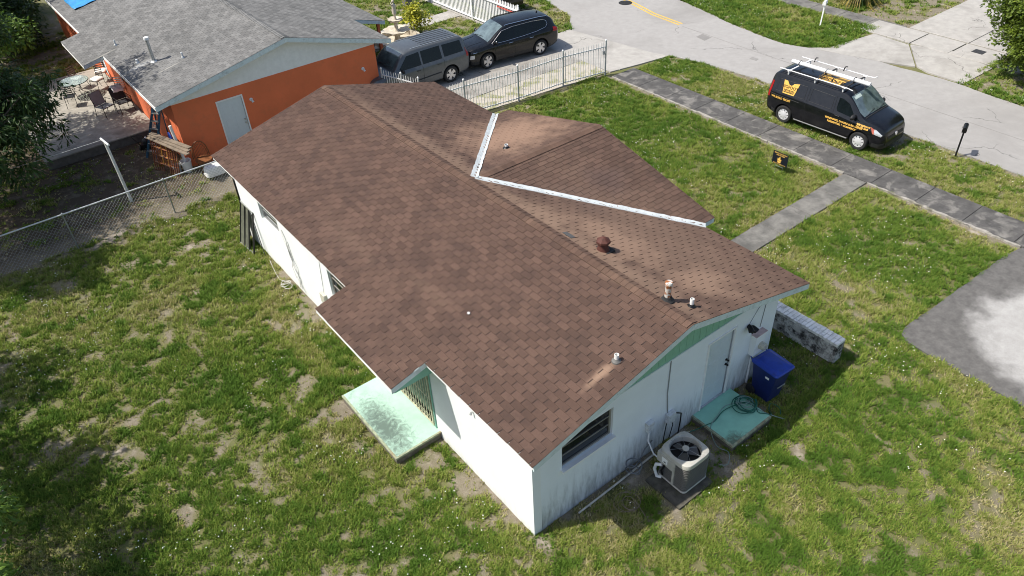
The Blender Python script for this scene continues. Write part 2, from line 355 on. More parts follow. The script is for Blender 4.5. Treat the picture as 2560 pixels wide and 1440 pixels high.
def slab(parent, x0, x1, y0, y1, mat, z, r, name='paving_slab', g=0.007, tilt=0.002, thick=0.1):
    zz = [z+r.uniform(-tilt, tilt) for _ in range(4)]; a, b2, c2, d = x0+g, x1-g, y0+g, y1-g; e = 0.012
    mb = MB(); P = [(a, c2), (b2, c2), (b2, d), (a, d)]; I = [(a+e, c2+e), (b2-e, c2+e), (b2-e, d-e), (a+e, d-e)]
    mb.add([(x, y, z-thick) for x, y in P]+[(x, y, zz[i]-0.008) for i, (x, y) in enumerate(P)]+[(x, y, zz[i]) for i, (x, y) in enumerate(I)],
           [(0,1,5,4),(1,2,6,5),(2,3,7,6),(3,0,4,7),(4,5,9,8),(5,6,10,9),(6,7,11,10),(7,4,8,11),(8,9,10,11)])
    return mb.build(name, mat, parent)
r = random.Random(3)
def group_surface(name): return tag(bpy.data.objects.new(name, None), kind='structure')
sw = group_surface('sidewalk'); COL.objects.link(sw)
y = 15.35
while y > -13: slab(sw, 17.02, 18.36, y-1.53, y, m_walk, 0.03, r); y -= 1.53
m_edge = paving('crumbled_edge', (0.30, 0.28, 0.245), (0.46, 0.43, 0.385), (0.17, 0.16, 0.12), 15, 3.0, 0.45, 0.62)
def ragged(c, w, seed, side=0.0):
    r_ = random.Random(seed); L = []; R = []
    n = int(math.hypot(c[1][0]-c[0][0], c[1][1]-c[0][1])/.13); a = Vector(c[0]); d = (Vector(c[1])-a); t = d.normalized(); nn = Vector((-t.y, t.x))
    for k in range(n+1):
        p_ = a+d*(k/n); ph = .5+.5*math.sin(k*.21+seed)*math.sin(k*.057+2); L.append(tuple(p_+nn*w*r_.uniform(.15, .9)*(.35+ph))); R.append(tuple(p_-nn*w*r_.uniform(.1, .6)*(.35+ph)))
    return L+R[::-1]
sheet('crumbled_edge', ragged(((17.0, 15.3), (17.0, 4.1)), .095, 3), 0.0335, m_edge, 0.07, parent=sw); sheet('crumbled_edge', ragged(((17.0, 3.2), (17.0, -1.7)), .10, 5), 0.0335, m_edge, 0.07, parent=sw)
gp = group_surface('garden_path'); COL.objects.link(gp)
for k in range(6): slab(gp, 7.95+k*1.51, 7.95+(k+1)*1.51 if k < 5 else 17.0, 3.22, 4.06, m_path, 0.028, r)
sheet('driveway', jitter_poly(NDRIVE, 0.35, 0.02, 8), 0.016, m_nd, kind='structure')
od = group_surface('neighbour_driveway'); COL.objects.link(od)
sheet('concrete_slab', [(8.5,17.9),(13.1,17.75),(13.1,22.6),(8.5,22.6)], 0.020, m_odrive, parent=od)
sheet('concrete_slab', [(13.12,17.75),(17.3,17.55),(17.1,22.6),(13.12,22.6)], 0.022, m_odrive, parent=od)
sheet('concrete_slab', [(17.32,15.75),(18.9,15.45),(20.5,15.2),(20.2,16.0),(19.5,20.9),(18.4,20.9),(17.12,22.55)], 0.019, m_pale, parent=od)
m_sand = paving('pale_sand', (0.40, 0.36, 0.30), (0.50, 0.46, 0.39), (0.22, 0.23, 0.10), 12, 1.6, 0.5, 0.62)
sheet('sandy_strip', jitter_poly([(8.5,16.6),(10.9,16.45),(17.25,15.8),(17.3,17.55),(13.1,17.73),(8.5,17.88)], 0.3, 0.02, 5), 0.010, m_sand, kind='structure')
fp = group_surface('front_path'); COL.objects.link(fp)
for k in range(4): slab(fp, 11.9+k*1.27, 11.9+(k+1)*1.27, 26.5, 27.55, m_pale, 0.02, r)
fw = group_surface('far_sidewalk'); COL.objects.link(fw)
y = 30.0
while y > 11.2: slab(fw, 29.95, 31.0, y-1.55, y, m_pale if y < 11 else m_path, 0.03, r); y -= 1.55
fd = group_surface('far_driveway'); COL.objects.link(fd)
sheet('concrete_slab', [(25.6,11.45),(26.3,10.85),(29.13,10.4),(29.0,8.62),(26.95,7.15),(26.5,8.2)], 0.021, m_pale, parent=fd)
sheet('concrete_slab', [(27.0,7.1),(29.02,8.55),(29.6,6.9),(29.0,4.9),(26.7,4.95),(26.75,6.5)], 0.023, m_pale, parent=fd)
for k, (a0, a1) in enumerate(((8.7, 11.2), (6.95, 8.66), (5.05, 6.9))): slab(fd, 29.2, 30.85, a0, a1, m_pale, 0.036+0.002*k, r)
slab(fd, 30.95, 38, 6.9, 9.7, m_pale, 0.04, r); slab(fd, 30.95, 38, 3.8, 6.88, m_pale, 0.038, r); slab(fd, 38.02, 46, 3.8, 9.7, m_pale, 0.037, r)
slab(fd, 29.2, 30.85, 3.2, 5.0, m_path, 0.033, r)
mb = MB().box(-0.22, 0.22, -0.24, 0.24, 0, 0.012)
for a in range(5): mb.box(-0.2, 0.2, -0.2+a*0.09, -0.16+a*0.09, 0.01, 0.018)
mb.build('drain_grate', simple('grate_iron', (0.06, 0.06, 0.06), 0.7, 0.4), loc=(30.25, 6.1, 0.037), label='square grey drain cover set in the pale pavement across the street', cat='drain cover')
# back step and porch pads, painted green with mould
def green_pad(name, base, mould, seed, stain_c, stain_r, amt=0.9):
    m, nt, b = newmat(name, 0.7, 0, 0.4); p = pos(nt)
    c = mixc(nt, noise(nt, p, 3.0, 5, 0.6, 0.35, 0.65), base, [x*0.86 for x in base])
    v = nd(nt, 'ShaderNodeVectorMath', {'operation': 'SUBTRACT'}, _0=p, _1=stain_c).outputs[0]
    v = nd(nt, 'ShaderNodeVectorMath', {'operation': 'MULTIPLY'}, _0=v, _1=(1/stain_r[0], 1/stain_r[1], 0.0)).outputs[0]
    l = nd(nt, 'ShaderNodeVectorMath', {'operation': 'LENGTH'}, _0=v).outputs['Value']
    l = math_(nt, 'ADD', l, math_(nt, 'MULTIPLY', math_(nt, 'SUBTRACT', noise(nt, p, 5.5, 8, 0.75, dist=1.2), 0.5), 2.6))
    c = mixc(nt, nd(nt, 'ShaderNodeMapRange', {'interpolation_type': 'SMOOTHSTEP'}, Value=l, From_Min=1.1, From_Max=0.1, To_Max=amt).outputs[0], c, mould)
    nt.links.new(c, b.inputs['Base Color']); bump(nt, b, noise(nt, p, 70.0, 3), 0.15, 0.006); return m
m_pad1 = green_pad('porch_paint', (0.42, 0.62, 0.50), (0.085, 0.12, 0.10), 1, (-0.92, 4.3, 0.2), (0.52, 1.45))
m_pad2 = green_pad('step_paint', (0.31, 0.64, 0.48), (0.10, 0.10, 0.06), 2, (4.75, -1.12, 0.2), (0.5, 0.28), 0.85)
m_padside = simple('pad_side', (0.13, 0.115, 0.09), 0.9, var=0.4, scale=9)
m_rust_rim = simple('pad_rim', (0.30, 0.33, 0.22), 0.9, var=0.4, scale=12, dirt=(0.22, 0.12, 0.05), dscale=3.5)
def pad(name, x0, x1, y0, y1, h, m_top, label):
    t = thing(name, label, 'concrete pad', (x0, y0, -0.02), world=True)
    MB().box(x0, x1, y0, y1, -0.06, h-0.03).build('base', m_padside, t)
    MB().box(x0-0.012, x1, y0-0.012, y1+0.012, h-0.03, h).build('top', m_top, t)
    mb = MB(); e = 0.03                                            # worn rim
    mb.box(x0-0.018, x0+e, y0-0.018, y1+0.018, h-0.05, h+0.004); mb.box(x0+e, x1, y0-0.018, y0+e, h-0.05, h+0.004)
    mb.build('worn_edge', m_rust_rim, t); return t
pad('porch_pad', -1.2, -0.003, 3.36, 5.86, 0.2, m_pad1, 'pale mint green concrete porch pad with black mould stain outside the barred back door')
pad('door_step', 4.70, 6.04, -1.17, -0.003, 0.18, m_pad2, 'mint green painted concrete step below the white side door')
# patio of the orange house
pt = thing('patio_slab', 'raised grey concrete patio behind the orange house under the tree', 'patio', (-4.0, 23.8, -0.03), world=True)
MB().box(-4.02, 0.14, 23.78, 32.1, -0.08, 0.31).build('base', simple('patio_side', (0.12, 0.11, 0.095), 0.9, var=0.35, scale=5), pt)
MB().box(-4.05, 0.14, 23.75, 32.13, 0.31, 0.35).build('top', m_patio, pt)
# ------------------------------------------------------------------ grass
def grass_blades(regs, nb, seed):
    rs = np.random.RandomState(seed); VV = []; TT = []
    for (x0, x1, y0, y1, dens, size) in regs:
        n = int((x1-x0)*(y1-y0)*dens); x = rs.uniform(x0, x1, n); y = rs.uniform(y0, y1, n)
        g = green(x, y); tuft = fbm(x, y, 5.5, 77, 3); clov = np.clip((fbm(x, y, 1.9, 63, 3)-0.60)/0.05, 0, 1)
        dry = np.clip((fbm(x, y, 0.35, 41)-0.40)/0.25, 0, 1)
        k = (~hard(x, y)) & (rs.rand(n) < 0.05+g*np.clip((tuft-0.28)/0.30, 0, 1.3)); x, y, g, dry, tuft, clov = x[k], y[k], g[k], dry[k], tuft[k], clov[k]; n = len(x)
        for j in range(nb):
            a = rs.uniform(0, 2*np.pi, n); h = size*(0.5+0.9*rs.rand(n))*(0.45+0.75*g)*(0.6+0.8*tuft); wd = size*(0.20+0.16*rs.rand(n)); ln = h*(0.5+0.9*rs.rand(n))
            ox = x+rs.normal(0, size*0.45, n); oy = y+rs.normal(0, size*0.45, n)
            cx, sx = np.cos(a), np.sin(a); z0 = np.full(n, -0.03)
            P0 = np.stack([ox-sx*wd, oy+cx*wd, z0], -1); P1 = np.stack([ox+sx*wd, oy-cx*wd, z0], -1)
            P2 = np.stack([ox+cx*ln, oy+sx*ln, z0+0.012+h], -1)
            VV.append(np.stack([P0, P1, P2], 1).reshape(-1, 3))
            cl = np.clip((np.where(x > 7.6, 0.15, 0.22)+0.45*dry+0.40*(1-g)+0.5*(0.5-tuft)+rs.normal(0, 0.15, n))*(1-0.85*clov), 0, 1)
            TT.append(np.repeat(cl, 1))
    V = np.concatenate(VV); T = np.concatenate(TT); return V, T
regs = [(-10,0.1,-3.5,9,700,0.058),(-9,0.6,9,17.6,540,0.060),(-6.5,0.5,17.6,24,200,0.06),(0,7.3,-8,0,720,0.057),(7.3,11,-9.5,0,540,0.059),(11,17.05,-1.8,0,460,0.061),(7.3,17.05,0,15.9,450,0.064),
        (18.3,21.3,-9,15.6,400,0.06),(25,30.1,10.5,28,230,0.085),(25.8,30,-2,6.2,230,0.08),(31,40,9.5,18,120,0.09),(8.5,21.8,20.7,36,150,0.08),(-4.5,0.2,32,40,150,0.08),(-9,-4,17.6,34,90,0.08)]
V, T = grass_blades(regs, 6, 5)
mg, nt, b = newmat('grass_blades', 0.75, 0, 0.25)
ta = nd(nt, 'ShaderNodeAttribute', {'attribute_name': 'dry'}).outputs['Fac']
rp = nd(nt, 'ShaderNodeValToRGB', None, Fac=ta); e = rp.color_ramp.elements
e[0].position = 0.0; e[0].color = (0.085, 0.17, 0.018, 1); e[1].position = 1.0; e[1].color = (0.46, 0.40, 0.25, 1)
x1_ = e.new(0.42); x1_.color = (0.22, 0.29, 0.045, 1); x2_ = e.new(0.72); x2_.color = (0.36, 0.335, 0.125, 1)
nt.links.new(rp.outputs[0], b.inputs['Base Color'])
tr = nd(nt, 'ShaderNodeBsdfTranslucent', None, Color=rp.outputs[0]); ms = nd(nt, 'ShaderNodeMixShader', None, _0=0.3, _1=b.outputs[0], _2=tr.outputs[0])
nt.links.new(ms.outputs[0], nt.nodes['Material Output'].inputs[0])
me = npmesh('grass', V, np.arange(len(V)).reshape(-1, 3), mg, {'dry': ('FACE', 'FLOAT', T)})
link('grass', me, label='short patchy green grass growing in sandy soil', cat='grass', kind='stuff')
# white clover heads
rs = np.random.RandomState(9); n = 16000; x = rs.uniform(-10, 30, n); y = rs.uniform(-7, 24, n)
k = (~hard(x, y)) & (green(x, y) > 0.45) & (fbm(x, y, 0.7, 55) > 0.575) & (rs.rand(n) < 0.9); x, y = x[k], y[k]
O = np.array([(1,0,0),(0,1,0),(-1,0,0),(0,-1,0),(0,0,1)])*1.0; Ff = np.array([(0,1,4),(1,2,4),(2,3,4),(3,0,4)])
s = rs.uniform(0.011, 0.022, len(x)); C = np.stack([x, y, np.full(len(x), 0.03)+rs.uniform(0, 0.04, len(x))], -1)
Vf = (C[:, None, :]+O[None]*s[:, None, None]).reshape(-1, 3); Fa = (Ff[None]+(np.arange(len(x))*5)[:, None, None]).reshape(-1, 3)
link('clover_flowers', npmesh('clover_flowers', Vf, Fa, simple('clover_white', (0.75, 0.76, 0.68), 0.8)), label='tiny white clover flowers scattered through the lawn', cat='flowers', kind='stuff')
# fallen leaves
x = np.concatenate([rs.normal(-7.6, 1.3, 260), rs.uniform(-7, 0, 350)]); y = np.concatenate([rs.normal(5, 3.2, 260), rs.uniform(17.5, 24, 350)])
k = ~hard(x, y); x, y = x[k], y[k]; a = rs.uniform(0, 6.28, len(x)); L = rs.uniform(0.02, 0.05, len(x)); z = np.full(len(x), 0.03)
d = np.stack([np.cos(a), np.sin(a), rs.uniform(-.2, .2, len(x))], -1)*L[:, None]; e2 = np.stack([-np.sin(a), np.cos(a), rs.uniform(-.3, .3, len(x))], -1)*(L*0.3)[:, None]
c0 = np.stack([x, y, z], -1); Vl = np.stack([c0-d, c0+e2, c0+d, c0-e2], 1).reshape(-1, 3)
link('fallen_leaves', npmesh('fallen_leaves', Vl, np.arange(len(Vl)).reshape(-1, 4), simple('dry_leaf', (0.24, 0.16, 0.08), 0.8, var=0.5, scale=3), None, 4), label='dry brown leaves scattered on the grass below the trees', cat='leaves', kind='stuff')
# ------------------------------------------------------------------ house building helpers
def wall_panel(O, D, L, z0, z1, holes, N, thick, name, mat, parent):
    """wall of length L from O along D, holes [(a0,a1,z0,z1)], extruded by thick along -N (outer face at O)"""
    O, D, N = Vector(O), Vector(D), Vector(N)
    xs = sorted({0, L, *[h[0] for h in holes], *[h[1] for h in holes]}); zs = sorted({z0, z1, *[h[2] for h in holes], *[h[3] for h in holes]})
    cell = lambda i, j: 0 <= i < len(xs)-1 and 0 <= j < len(zs)-1 and not any(h[0] <= (xs[i]+xs[i+1])/2 <= h[1] and h[2] <= (zs[j]+zs[j+1])/2 <= h[3] for h in holes)
    bm = bmesh.new(); cache = {}
    def vt(i, j, k):
        if (i, j, k) not in cache: cache[(i, j, k)] = bm.verts.new(O+D*xs[i]+Vector((0, 0, zs[j]))-N*(thick*k))
        return cache[(i, j, k)]
    for i in range(len(xs)-1):
        for j in range(len(zs)-1):
            if not cell(i, j): continue
            bm.faces.new((vt(i,j,0), vt(i+1,j,0), vt(i+1,j+1,0), vt(i,j+1,0))); bm.faces.new((vt(i,j,1), vt(i,j+1,1), vt(i+1,j+1,1), vt(i+1,j,1)))
            for di, dj, a, c in ((-1,0,(i,j),(i,j+1)),(1,0,(i+1,j),(i+1,j+1)),(0,-1,(i,j),(i+1,j)),(0,1,(i,j+1),(i+1,j+1))):
                if not cell(i+di, j+dj): bm.faces.new((vt(*a,0), vt(*c,0), vt(*c,1), vt(*a,1)))
    bmesh.ops.recalc_face_normals(bm, faces=bm.faces)
    me = bpy.data.meshes.new(name); bm.to_mesh(me); bm.free(); me.materials.append(mat)
    return link(name, me, parent)
def tab_mesh(name, w, e, h, tint, mat):
    y1 = e*1.12; mb = MB(); c = 0.004
    mb.add([(-w/2,0,-.003),(w/2,0,-.003),(w/2,y1,-.003),(-w/2,y1,-.003),(-w/2+c,c,h),(w/2-c,c,h),(w/2-c,y1,.0025),(-w/2+c,y1,.0025),(-w/2,0,h-c),(w/2,0,h-c)],
           [(0,1,9,8),(8,9,5,4),(4,5,6,7),(1,2,6,5,9),(3,0,8,4,7),(2,3,7,6),(0,3,2,1)])
    me = mb.mesh(name, mat); a = me.attributes.new('tint', 'FLOAT', 'FACE'); a.data.foreach_set('value', [tint]*len(me.polygons)); return me
def shingle_roof(planes, mat, roof, W, E, H, gap, nsingle, seed):
    r = random.Random(seed); tabs = []
    for (O, A, S, smin, smax, iv) in planes:
        O, A, S = Vector(O), Vector(A).normalized(), Vector(S).normalized(); N = A.cross(S)
        if N.z < 0: N = -N
        smin -= 0.035; nrow = int(math.ceil((smax-smin)/E))
        for k in range(nrow):
            s = smin+k*E; off = (k % 2)*W/2+r.uniform(-.012, .012)
            for (a0, a1) in iv(s+E*0.5):
                a0 -= 0.04; a1 += 0.04
                a = math.floor((a0-off)/W)*W+off
                while a < a1:
                    b0, b1 = max(a, a0), min(a+W, a1)
                    if b1-b0 > 0.03: tabs.append((O+A*((b0+b1)/2)+S*(s+r.uniform(-.004, .004)), b1-b0, A, S, N, min(E*1.12, smax-s+0.02), r.random()))
                    a += W
    tabs.sort(key=lambda t: (t[0]-CAM).length - 30*(t[4].dot((CAM-t[0]).normalized()) > 0.35))
    single = [t for t in tabs if abs(t[1]-W) < 1e-4 and t[5] > E][:nsingle]; ids = {id(t) for t in single}
    var = [tab_mesh('shingle', W-gap, E, H*(0.9+0.04*i), (i+0.5)/9, mat) for i in range(9)]
    for t in single:
        A, S, N = t[2], t[3], t[4]
        if A.cross(S).z < 0: A = -A
        o = bpy.data.objects.new('shingle', var[int(t[6]*8.99)]); COL.objects.link(o); o.parent = roof
        mm = Matrix.Identity(4)
        for i in range(3): mm[i][0] = A[i]; mm[i][1] = S[i]; mm[i][2] = N[i]; mm[i][3] = t[0][i]
        o.matrix_local = mm
    V = []; F = []; T = []
    base = np.array([(-.5,0,-.003),(.5,0,-.003),(.5,1,-.003),(-.5,1,-.003),(-.5,0,1),(.5,0,1),(.5,1,.3),(-.5,1,.3)])
    quads = np.array([(0,1,5,4),(4,5,6,7),(1,2,6,5),(3,0,4,7),(2,3,7,6)])
    rest = [t for t in tabs if id(t) not in ids]
    for i, t in enumerate(rest):
        A, S, N = t[2], t[3], t[4]; h = H*r.uniform(.85, 1.2)
        if A.cross(S).z < 0: A = -A
        P = np.array(t[0])+np.outer(base[:, 0]*(t[1]-gap), A)+np.outer(base[:, 1]*t[5], S)+np.outer(np.where(base[:, 2] > 0, base[:, 2]*h, base[:, 2]), N)
        V.append(P); F.append(quads+8*i); T += [t[6]]*5
    me = npmesh('shingles', np.concatenate(V), np.concatenate(F), mat, {'tint': ('FACE', 'FLOAT', T)}, 4)
    link('shingles', me, roof, kind='stuff')
def ridge_caps(p, q, sA, sB, mat, roof, E=0.14, half=0.155, h=0.016, r=random.Random(5)):
    """sA, sB: unit down-slope vectors either side"""
    p, q, sA, sB = Vector(p), Vector(q), Vector(sA).normalized(), Vector(sB).normalized(); d = (q-p); L = d.length; d.normalize()
    for v in range(1):
        meshes = []
        for t in range(6):
            mb = MB(); up = Vector((0, 0, 1)); l = E*1.25
            def pt(s, a, hh): return (s*half if s.z <= 0 else s)+d*a+up*hh
            prof = [sA*half, sA*0.05, Vector((0,0,0.003)), sB*0.05, sB*half]
            n = len(prof); vs = []
            for a, hh in ((0, h), (l, 0.006)): vs += [x+d*a+up*hh for x in prof]
            for a in (0, l): vs += [x+d*a+up*(-0.004) for x in prof]
            fs = [(i, i+1, n+i+1, n+i) for i in range(n-1)]+[(i, i+1, 2*n+i+1, 2*n+i) for i in range(n-1)]+[(0, n, 3*n, 2*n), (n-1, 2*n-1, 4*n-1, 3*n-1)]
            me = mb.add(vs, fs).mesh('ridge_cap', mat); a_ = me.attributes.new('tint', 'FLOAT', 'FACE'); a_.data.foreach_set('value', [(t+0.5)/6]*len(me.polygons)); meshes.append(me)
    for k in range(int(L/E)):
        o = bpy.data.objects.new('ridge_cap', meshes[r.randrange(6)]); COL.objects.link(o); o.parent = roof; o.location = p+d*(k*E)+Vector((0, 0, r.uniform(0.002, 0.006)))
m_glass = simple('dark_window_glass', (0.012, 0.014, 0.016), 0.06, var=0.2, spec=0.6)
def awning_window(parent, O, D, N, a0, a1, z0, z1, frame_m, nslat=3, depth=0.07, sill_m=None):
    """window in an opening: frame, panes between horizontal rails, sill"""
    O, D, N = Vector(O), Vector(D), Vector(N); Z = Vector((0, 0, 1)); f = 0.045
    wnd = bpy.data.objects.new('window', None); COL.objects.link(wnd); wnd.parent = parent
    if parent.get('_w'): wnd.location = [-x for x in parent.location]
    P = lambda a, z, n=-depth: O+D*a+Z*z+N*n
    mb = MB()
    mb.bar(P(a0+f/2, z0), P(a0+f/2, z1), f, 0.05, N); mb.bar(P(a1-f/2, z0), P(a1-f/2, z1), f, 0.05, N)
    mb.bar(P(a0+f, z0+f/2), P(a1-f, z0+f/2), 0.05, f); mb.bar(P(a0+f, z1-f/2), P(a1-f, z1-f/2), 0.05, f)
    mb.build('frame', frame_m, wnd)
    H = (z1-z0-2*f)/nslat
    for k in range(nslat):
        zc = z0+f+H*(k+.5); c = P((a0+a1)/2, zc, -depth-0.004); tilt = N*0.02
        MB().obox(c, D*((a1-a0)/2-f), (Z*(H/2-.012)+tilt*0), N*0.004).build('pane', m_glass, wnd)
        if k: MB().bar(P(a0+f, z0+f+H*k), P(a1-f, z0+f+H*k), 0.035, 0.020).build('rail', frame_m, wnd)
    if sill_m: MB().bar(P(a0-.03, z0-.03, 0.02), P(a1+.03, z0-.03, 0.02), 0.13, 0.055).build('sill', sill_m, wnd)
    MB().obox(P((a0+a1)/2, (z0+z1)/2, -0.195), D*((a1-a0)/2), Z*((z1-z0)/2), N*0.004).build('dark_backing', simple('dim_interior', (0.035, 0.034, 0.03), 0.9), wnd)  # dark sheet behind the panes, the dim room painted as its colour
    return wnd
def panel_door(parent, O, D, N, a0, a1, z0, z1, mat, trim, hinge_right=True, knob_m=None, inset=0.03):
    O, D, N = Vector(O), Vector(D), Vector(N); Z = Vector((0, 0, 1)); w = a1-a0; h = z1-z0
    dr = bpy.data.objects.new('door', None); COL.objects.link(dr); dr.parent = parent
    if parent.get('_w'): dr.location = [-x for x in parent.location]
    P = lambda a, z, n=0.0: O+D*(a0+a)+Z*(z0+z)+N*n
    MB().obox(P(w/2, h/2, -inset-0.02), D*(w/2-.004), Z*(h/2-.004), N*0.02).build('leaf', mat, dr)
    for (x0, x1, y0, y1) in ((.14,.46,.72,.90),(.54,.86,.72,.90),(.14,.46,.36,.66),(.54,.86,.36,.66),(.14,.46,.08,.28),(.54,.86,.08,.28)):
        mb = MB(); c = P(w*(x0+x1)/2, h*(y0+y1)/2, -inset+0.004); hx, hz = w*(x1-x0)/2, h*(y1-y0)/2
        A, B = D*hx, Z*hz; a2, b2 = D*(hx-.022), Z*(hz-.022); n = N*0.02
        mb.add([c-A-B-n, c+A-B-n, c+A+B-n, c-A+B-n, c-a2-b2, c+a2-b2, c+a2+b2, c-a2+b2], [(0,1,5,4),(1,2,6,5),(2,3,7,6),(3,0,4,7),(4,5,6,7)]); mb.build('raised_panel', mat, dr)
    mb = MB(); t = 0.05
    mb.bar(P(-t/2, 0, .003), P(-t/2, h+t, .003), t, .03, N); mb.bar(P(w+t/2, 0, .003), P(w+t/2, h+t, .003), t, .03, N); mb.bar(P(0, h+t/2, .003), P(w, h+t/2, .003), .03, t)
    mb.build('door_frame', trim, dr)
    kx = w*0.92 if hinge_right else w*0.08
    for kz in (h*.47, h*.54):
        mb = MB(); c = P(kx, kz, -inset); mb.tube([c, c+N*.02], .032, 12); mb.tube([c+N*.02, c+N*.06], [.014, .016], 10); mb.tube([c+N*.05, c+N*.075], [.028, .022], 12); mb.build('knob' if kz < h*.5 else 'deadbolt', knob_m, dr, True)
    return dr
def empty_part(name, parent):
    o = bpy.data.objects.new(name, None); COL.objects.link(o); o.parent = parent
    if parent.get('_w'): o.location = [-x for x in parent.location]
    return o
# ------------------------------------------------------------------ materials of the houses
def stucco(name, base, grime, zlo=0.1, zhi=0.75, amt=0.75, axis_sel=None):
    m, nt, b = newmat(name, 0.85, 0, 0.3); p = pos(nt); sep = nd(nt, 'ShaderNodeSeparateXYZ', None, Vector=p)
    c = mixc(nt, noise(nt, p, 1.2, 5, 0.6, 0.35, 0.7), base, [x*0.93 for x in base])
    st = nd(nt, 'ShaderNodeVectorMath', {'operation': 'MULTIPLY'}, _0=p, _1=(5.0, 5.0, 0.9)).outputs[0]
    n = noise(nt, st, 1.6, 6, 0.7, dist=0.3)
    z = nd(nt, 'ShaderNodeMapRange', None, Value=sep.outputs[2], From_Min=zhi, From_Max=zlo).outputs[0]
    f = nd(nt, 'ShaderNodeMapRange', {'interpolation_type': 'SMOOTHSTEP'}, Value=math_(nt, 'ADD', math_(nt, 'MULTIPLY', z, 0.55), math_(nt, 'SUBTRACT', n, 0.5)), From_Min=0.10, From_Max=0.85, To_Max=amt).outputs[0]
    c = mixc(nt, f, c, grime)
    nt.links.new(c, b.inputs['Base Color']); bump(nt, b, noise(nt, p, 55.0, 4), 0.25, 0.008); return m
m_wall = stucco('white_stucco', (0.80, 0.82, 0.81), (0.50, 0.47, 0.40), 0.0, 0.35, 0.5)
m_gable = stucco('stained_white_stucco', (0.80, 0.84, 0.86), (0.12, 0.12, 0.105), -0.05, 1.4, 0.88)  # bluer white than the other walls: skylit shade put into the base colour
m_trim = simple('pale_teal_trim', (0.60, 0.68, 0.68), 0.6, var=0.10, scale=5, dirt=(0.38, 0.42, 0.40), dscale=7)
m_white = simple('white_paint', (0.80, 0.80, 0.78), 0.55, var=0.06)
m_siding = simple('mint_siding', (0.24, 0.47, 0.33), 0.6, var=0.08, scale=7)
m_soffit = simple('mint_soffit', (0.22, 0.46, 0.35), 0.7, var=0.06)
m_doorw = simple('white_door', (0.60, 0.66, 0.69), 0.4, var=0.03)
m_blackm = simple('black_metal', (0.012, 0.012, 0.013), 0.4, 0.4)
m_alu = simple('dull_aluminium', (0.50, 0.51, 0.50), 0.45, 0.7, var=0.2, scale=20)
m_steel = simple('satin_steel', (0.55, 0.54, 0.52), 0.35, 0.9)
m_flash, nt, b = newmat('white_flashing', 0.4, 0.1); p = pos(nt)
c = mixc(nt, noise(nt, p, 2.5, 4, 0.6, 0.3, 0.7), (0.50, 0.54, 0.54), (0.64, 0.67, 0.67)); c = mixc(nt, noise(nt, p, 9.0, 4, 0.7, 0.45, 0.8), c, (0.42, 0.44, 0.43)); c = mixc(nt, noise(nt, p, 4.2, 6, 0.8, 0.61, 0.67), c, (0.25, 0.085, 0.03))
nt.links.new(c, b.inputs['Base Color'])
sp = [(4.9,2.9,1.0,1.6,1,(0.30,0.195,0.135),0.65),(5.3,0.7,1.1,0.9,1,(0.30,0.195,0.135),0.6),(4.3,4.6,.8,1.4,1,(0.25,0.165,0.115),0.5),(1.75,0.1,0.55,0.16,1,(0.30,0.20,0.14),0.75),
      (3.98,8,0.55,9.0,1,(0.25,0.168,0.118),0.5),(4.0,2,0.55,4.5,1,(0.25,0.168,0.118),0.5),(5.9,2.5,2.6,5.5,1,(0.21,0.138,0.098),0.45),(6.6,9.0,2.6,2.2,1,(0.29,0.185,0.128),0.75),(0.55,7.6,0.25,1.6,1,(0.16,0.105,0.075),0.3),
      (0.3,13.2,1.2,1.0,1,(0.2,0.13,0.1),0.2),(0.9,4.6,0.2,1.2,1,(0.16,0.105,0.075),0.3),(5.7,5.0,.6,1.6,1,(0.09,0.06,0.05),0.45),(6.8,5.2,.8,.9,1,(0.075,0.05,0.045),0.6)]
m_shin = shingle_mat('brown_shingle', (0.106, 0.065, 0.049), (0.175, 0.11, 0.078), (0.048, 0.032, 0.027), 0.16, sp)
m_cap = shingle_mat('ridge_shingle', (0.115, 0.070, 0.051), (0.20, 0.13, 0.09), (0.06, 0.04, 0.033), 0.5)
m_deck = simple('roof_underlay', (0.035, 0.024, 0.02), 0.95)
# ------------------------------------------------------------------ main house
HS = thing('house', 'white stucco house with mint green gable and brown shingle roof in the middle', 'house', (0, 0, -0.03), world=True)
UL, VL = 7.342, 14.449; ZR, UR = 3.806, 3.712; KB, KF = 0.2529, 0.2723; EB, EF = -0.246, 7.744; OV = 0.384; V0, V1 = -OV, VL+OV
zb = lambda u: ZR-KB*(UR-u); zf = lambda u: ZR-KF*(u-UR)
WV, WZ, WU, WH = 7.0, 3.73, 8.26, 4.23; WA = UR+(ZR-WZ)/KF; ZE = zf(EF); KW = (WZ-ZE)/WH
PB, P0v, P1v = -1.10, 3.08, 6.37
# walls
wall_panel((0, VL, 0), (0,-1,0), VL, -0.06, 2.62, [(VL-12.55, VL-11.25, 1.55, 2.15), (VL-8.23, VL-7.0, 1.27, 2.12), (VL-5.12, VL-3.62, 0.2, 2.08)], (-1,0,0), 0.2, 'wall', m_wall, HS)
wall_panel((0.2, 0, 0), (1,0,0), UL-0.4, -0.06, 2.60, [(0.54, 1.89, 1.5, 2.32), (4.72, 5.64, 0.18, 2.26)], (0,-1,0), 0.2, 'wall', m_gable, HS)
MB().box(UL-0.2, UL-.002, 0, 0.2, -0.06, 2.6).build('corner_pier', m_gable, HS)
wall_panel((UL, 0.2, 0), (0,1,0), VL-0.4, -0.06, 2.60, [(0.6, 2.0, 1.0, 2.1), (11.6, 13.2, 1.0, 2.1)], (1,0,0), 0.2, 'wall', m_wall, HS)
wall_panel((UL, VL, 0), (-1,0,0), UL, -0.06, 2.60, [(2.0, 3.4, 1.2, 2.1)], (0,1,0), 0.2, 'wall', m_wall, HS)
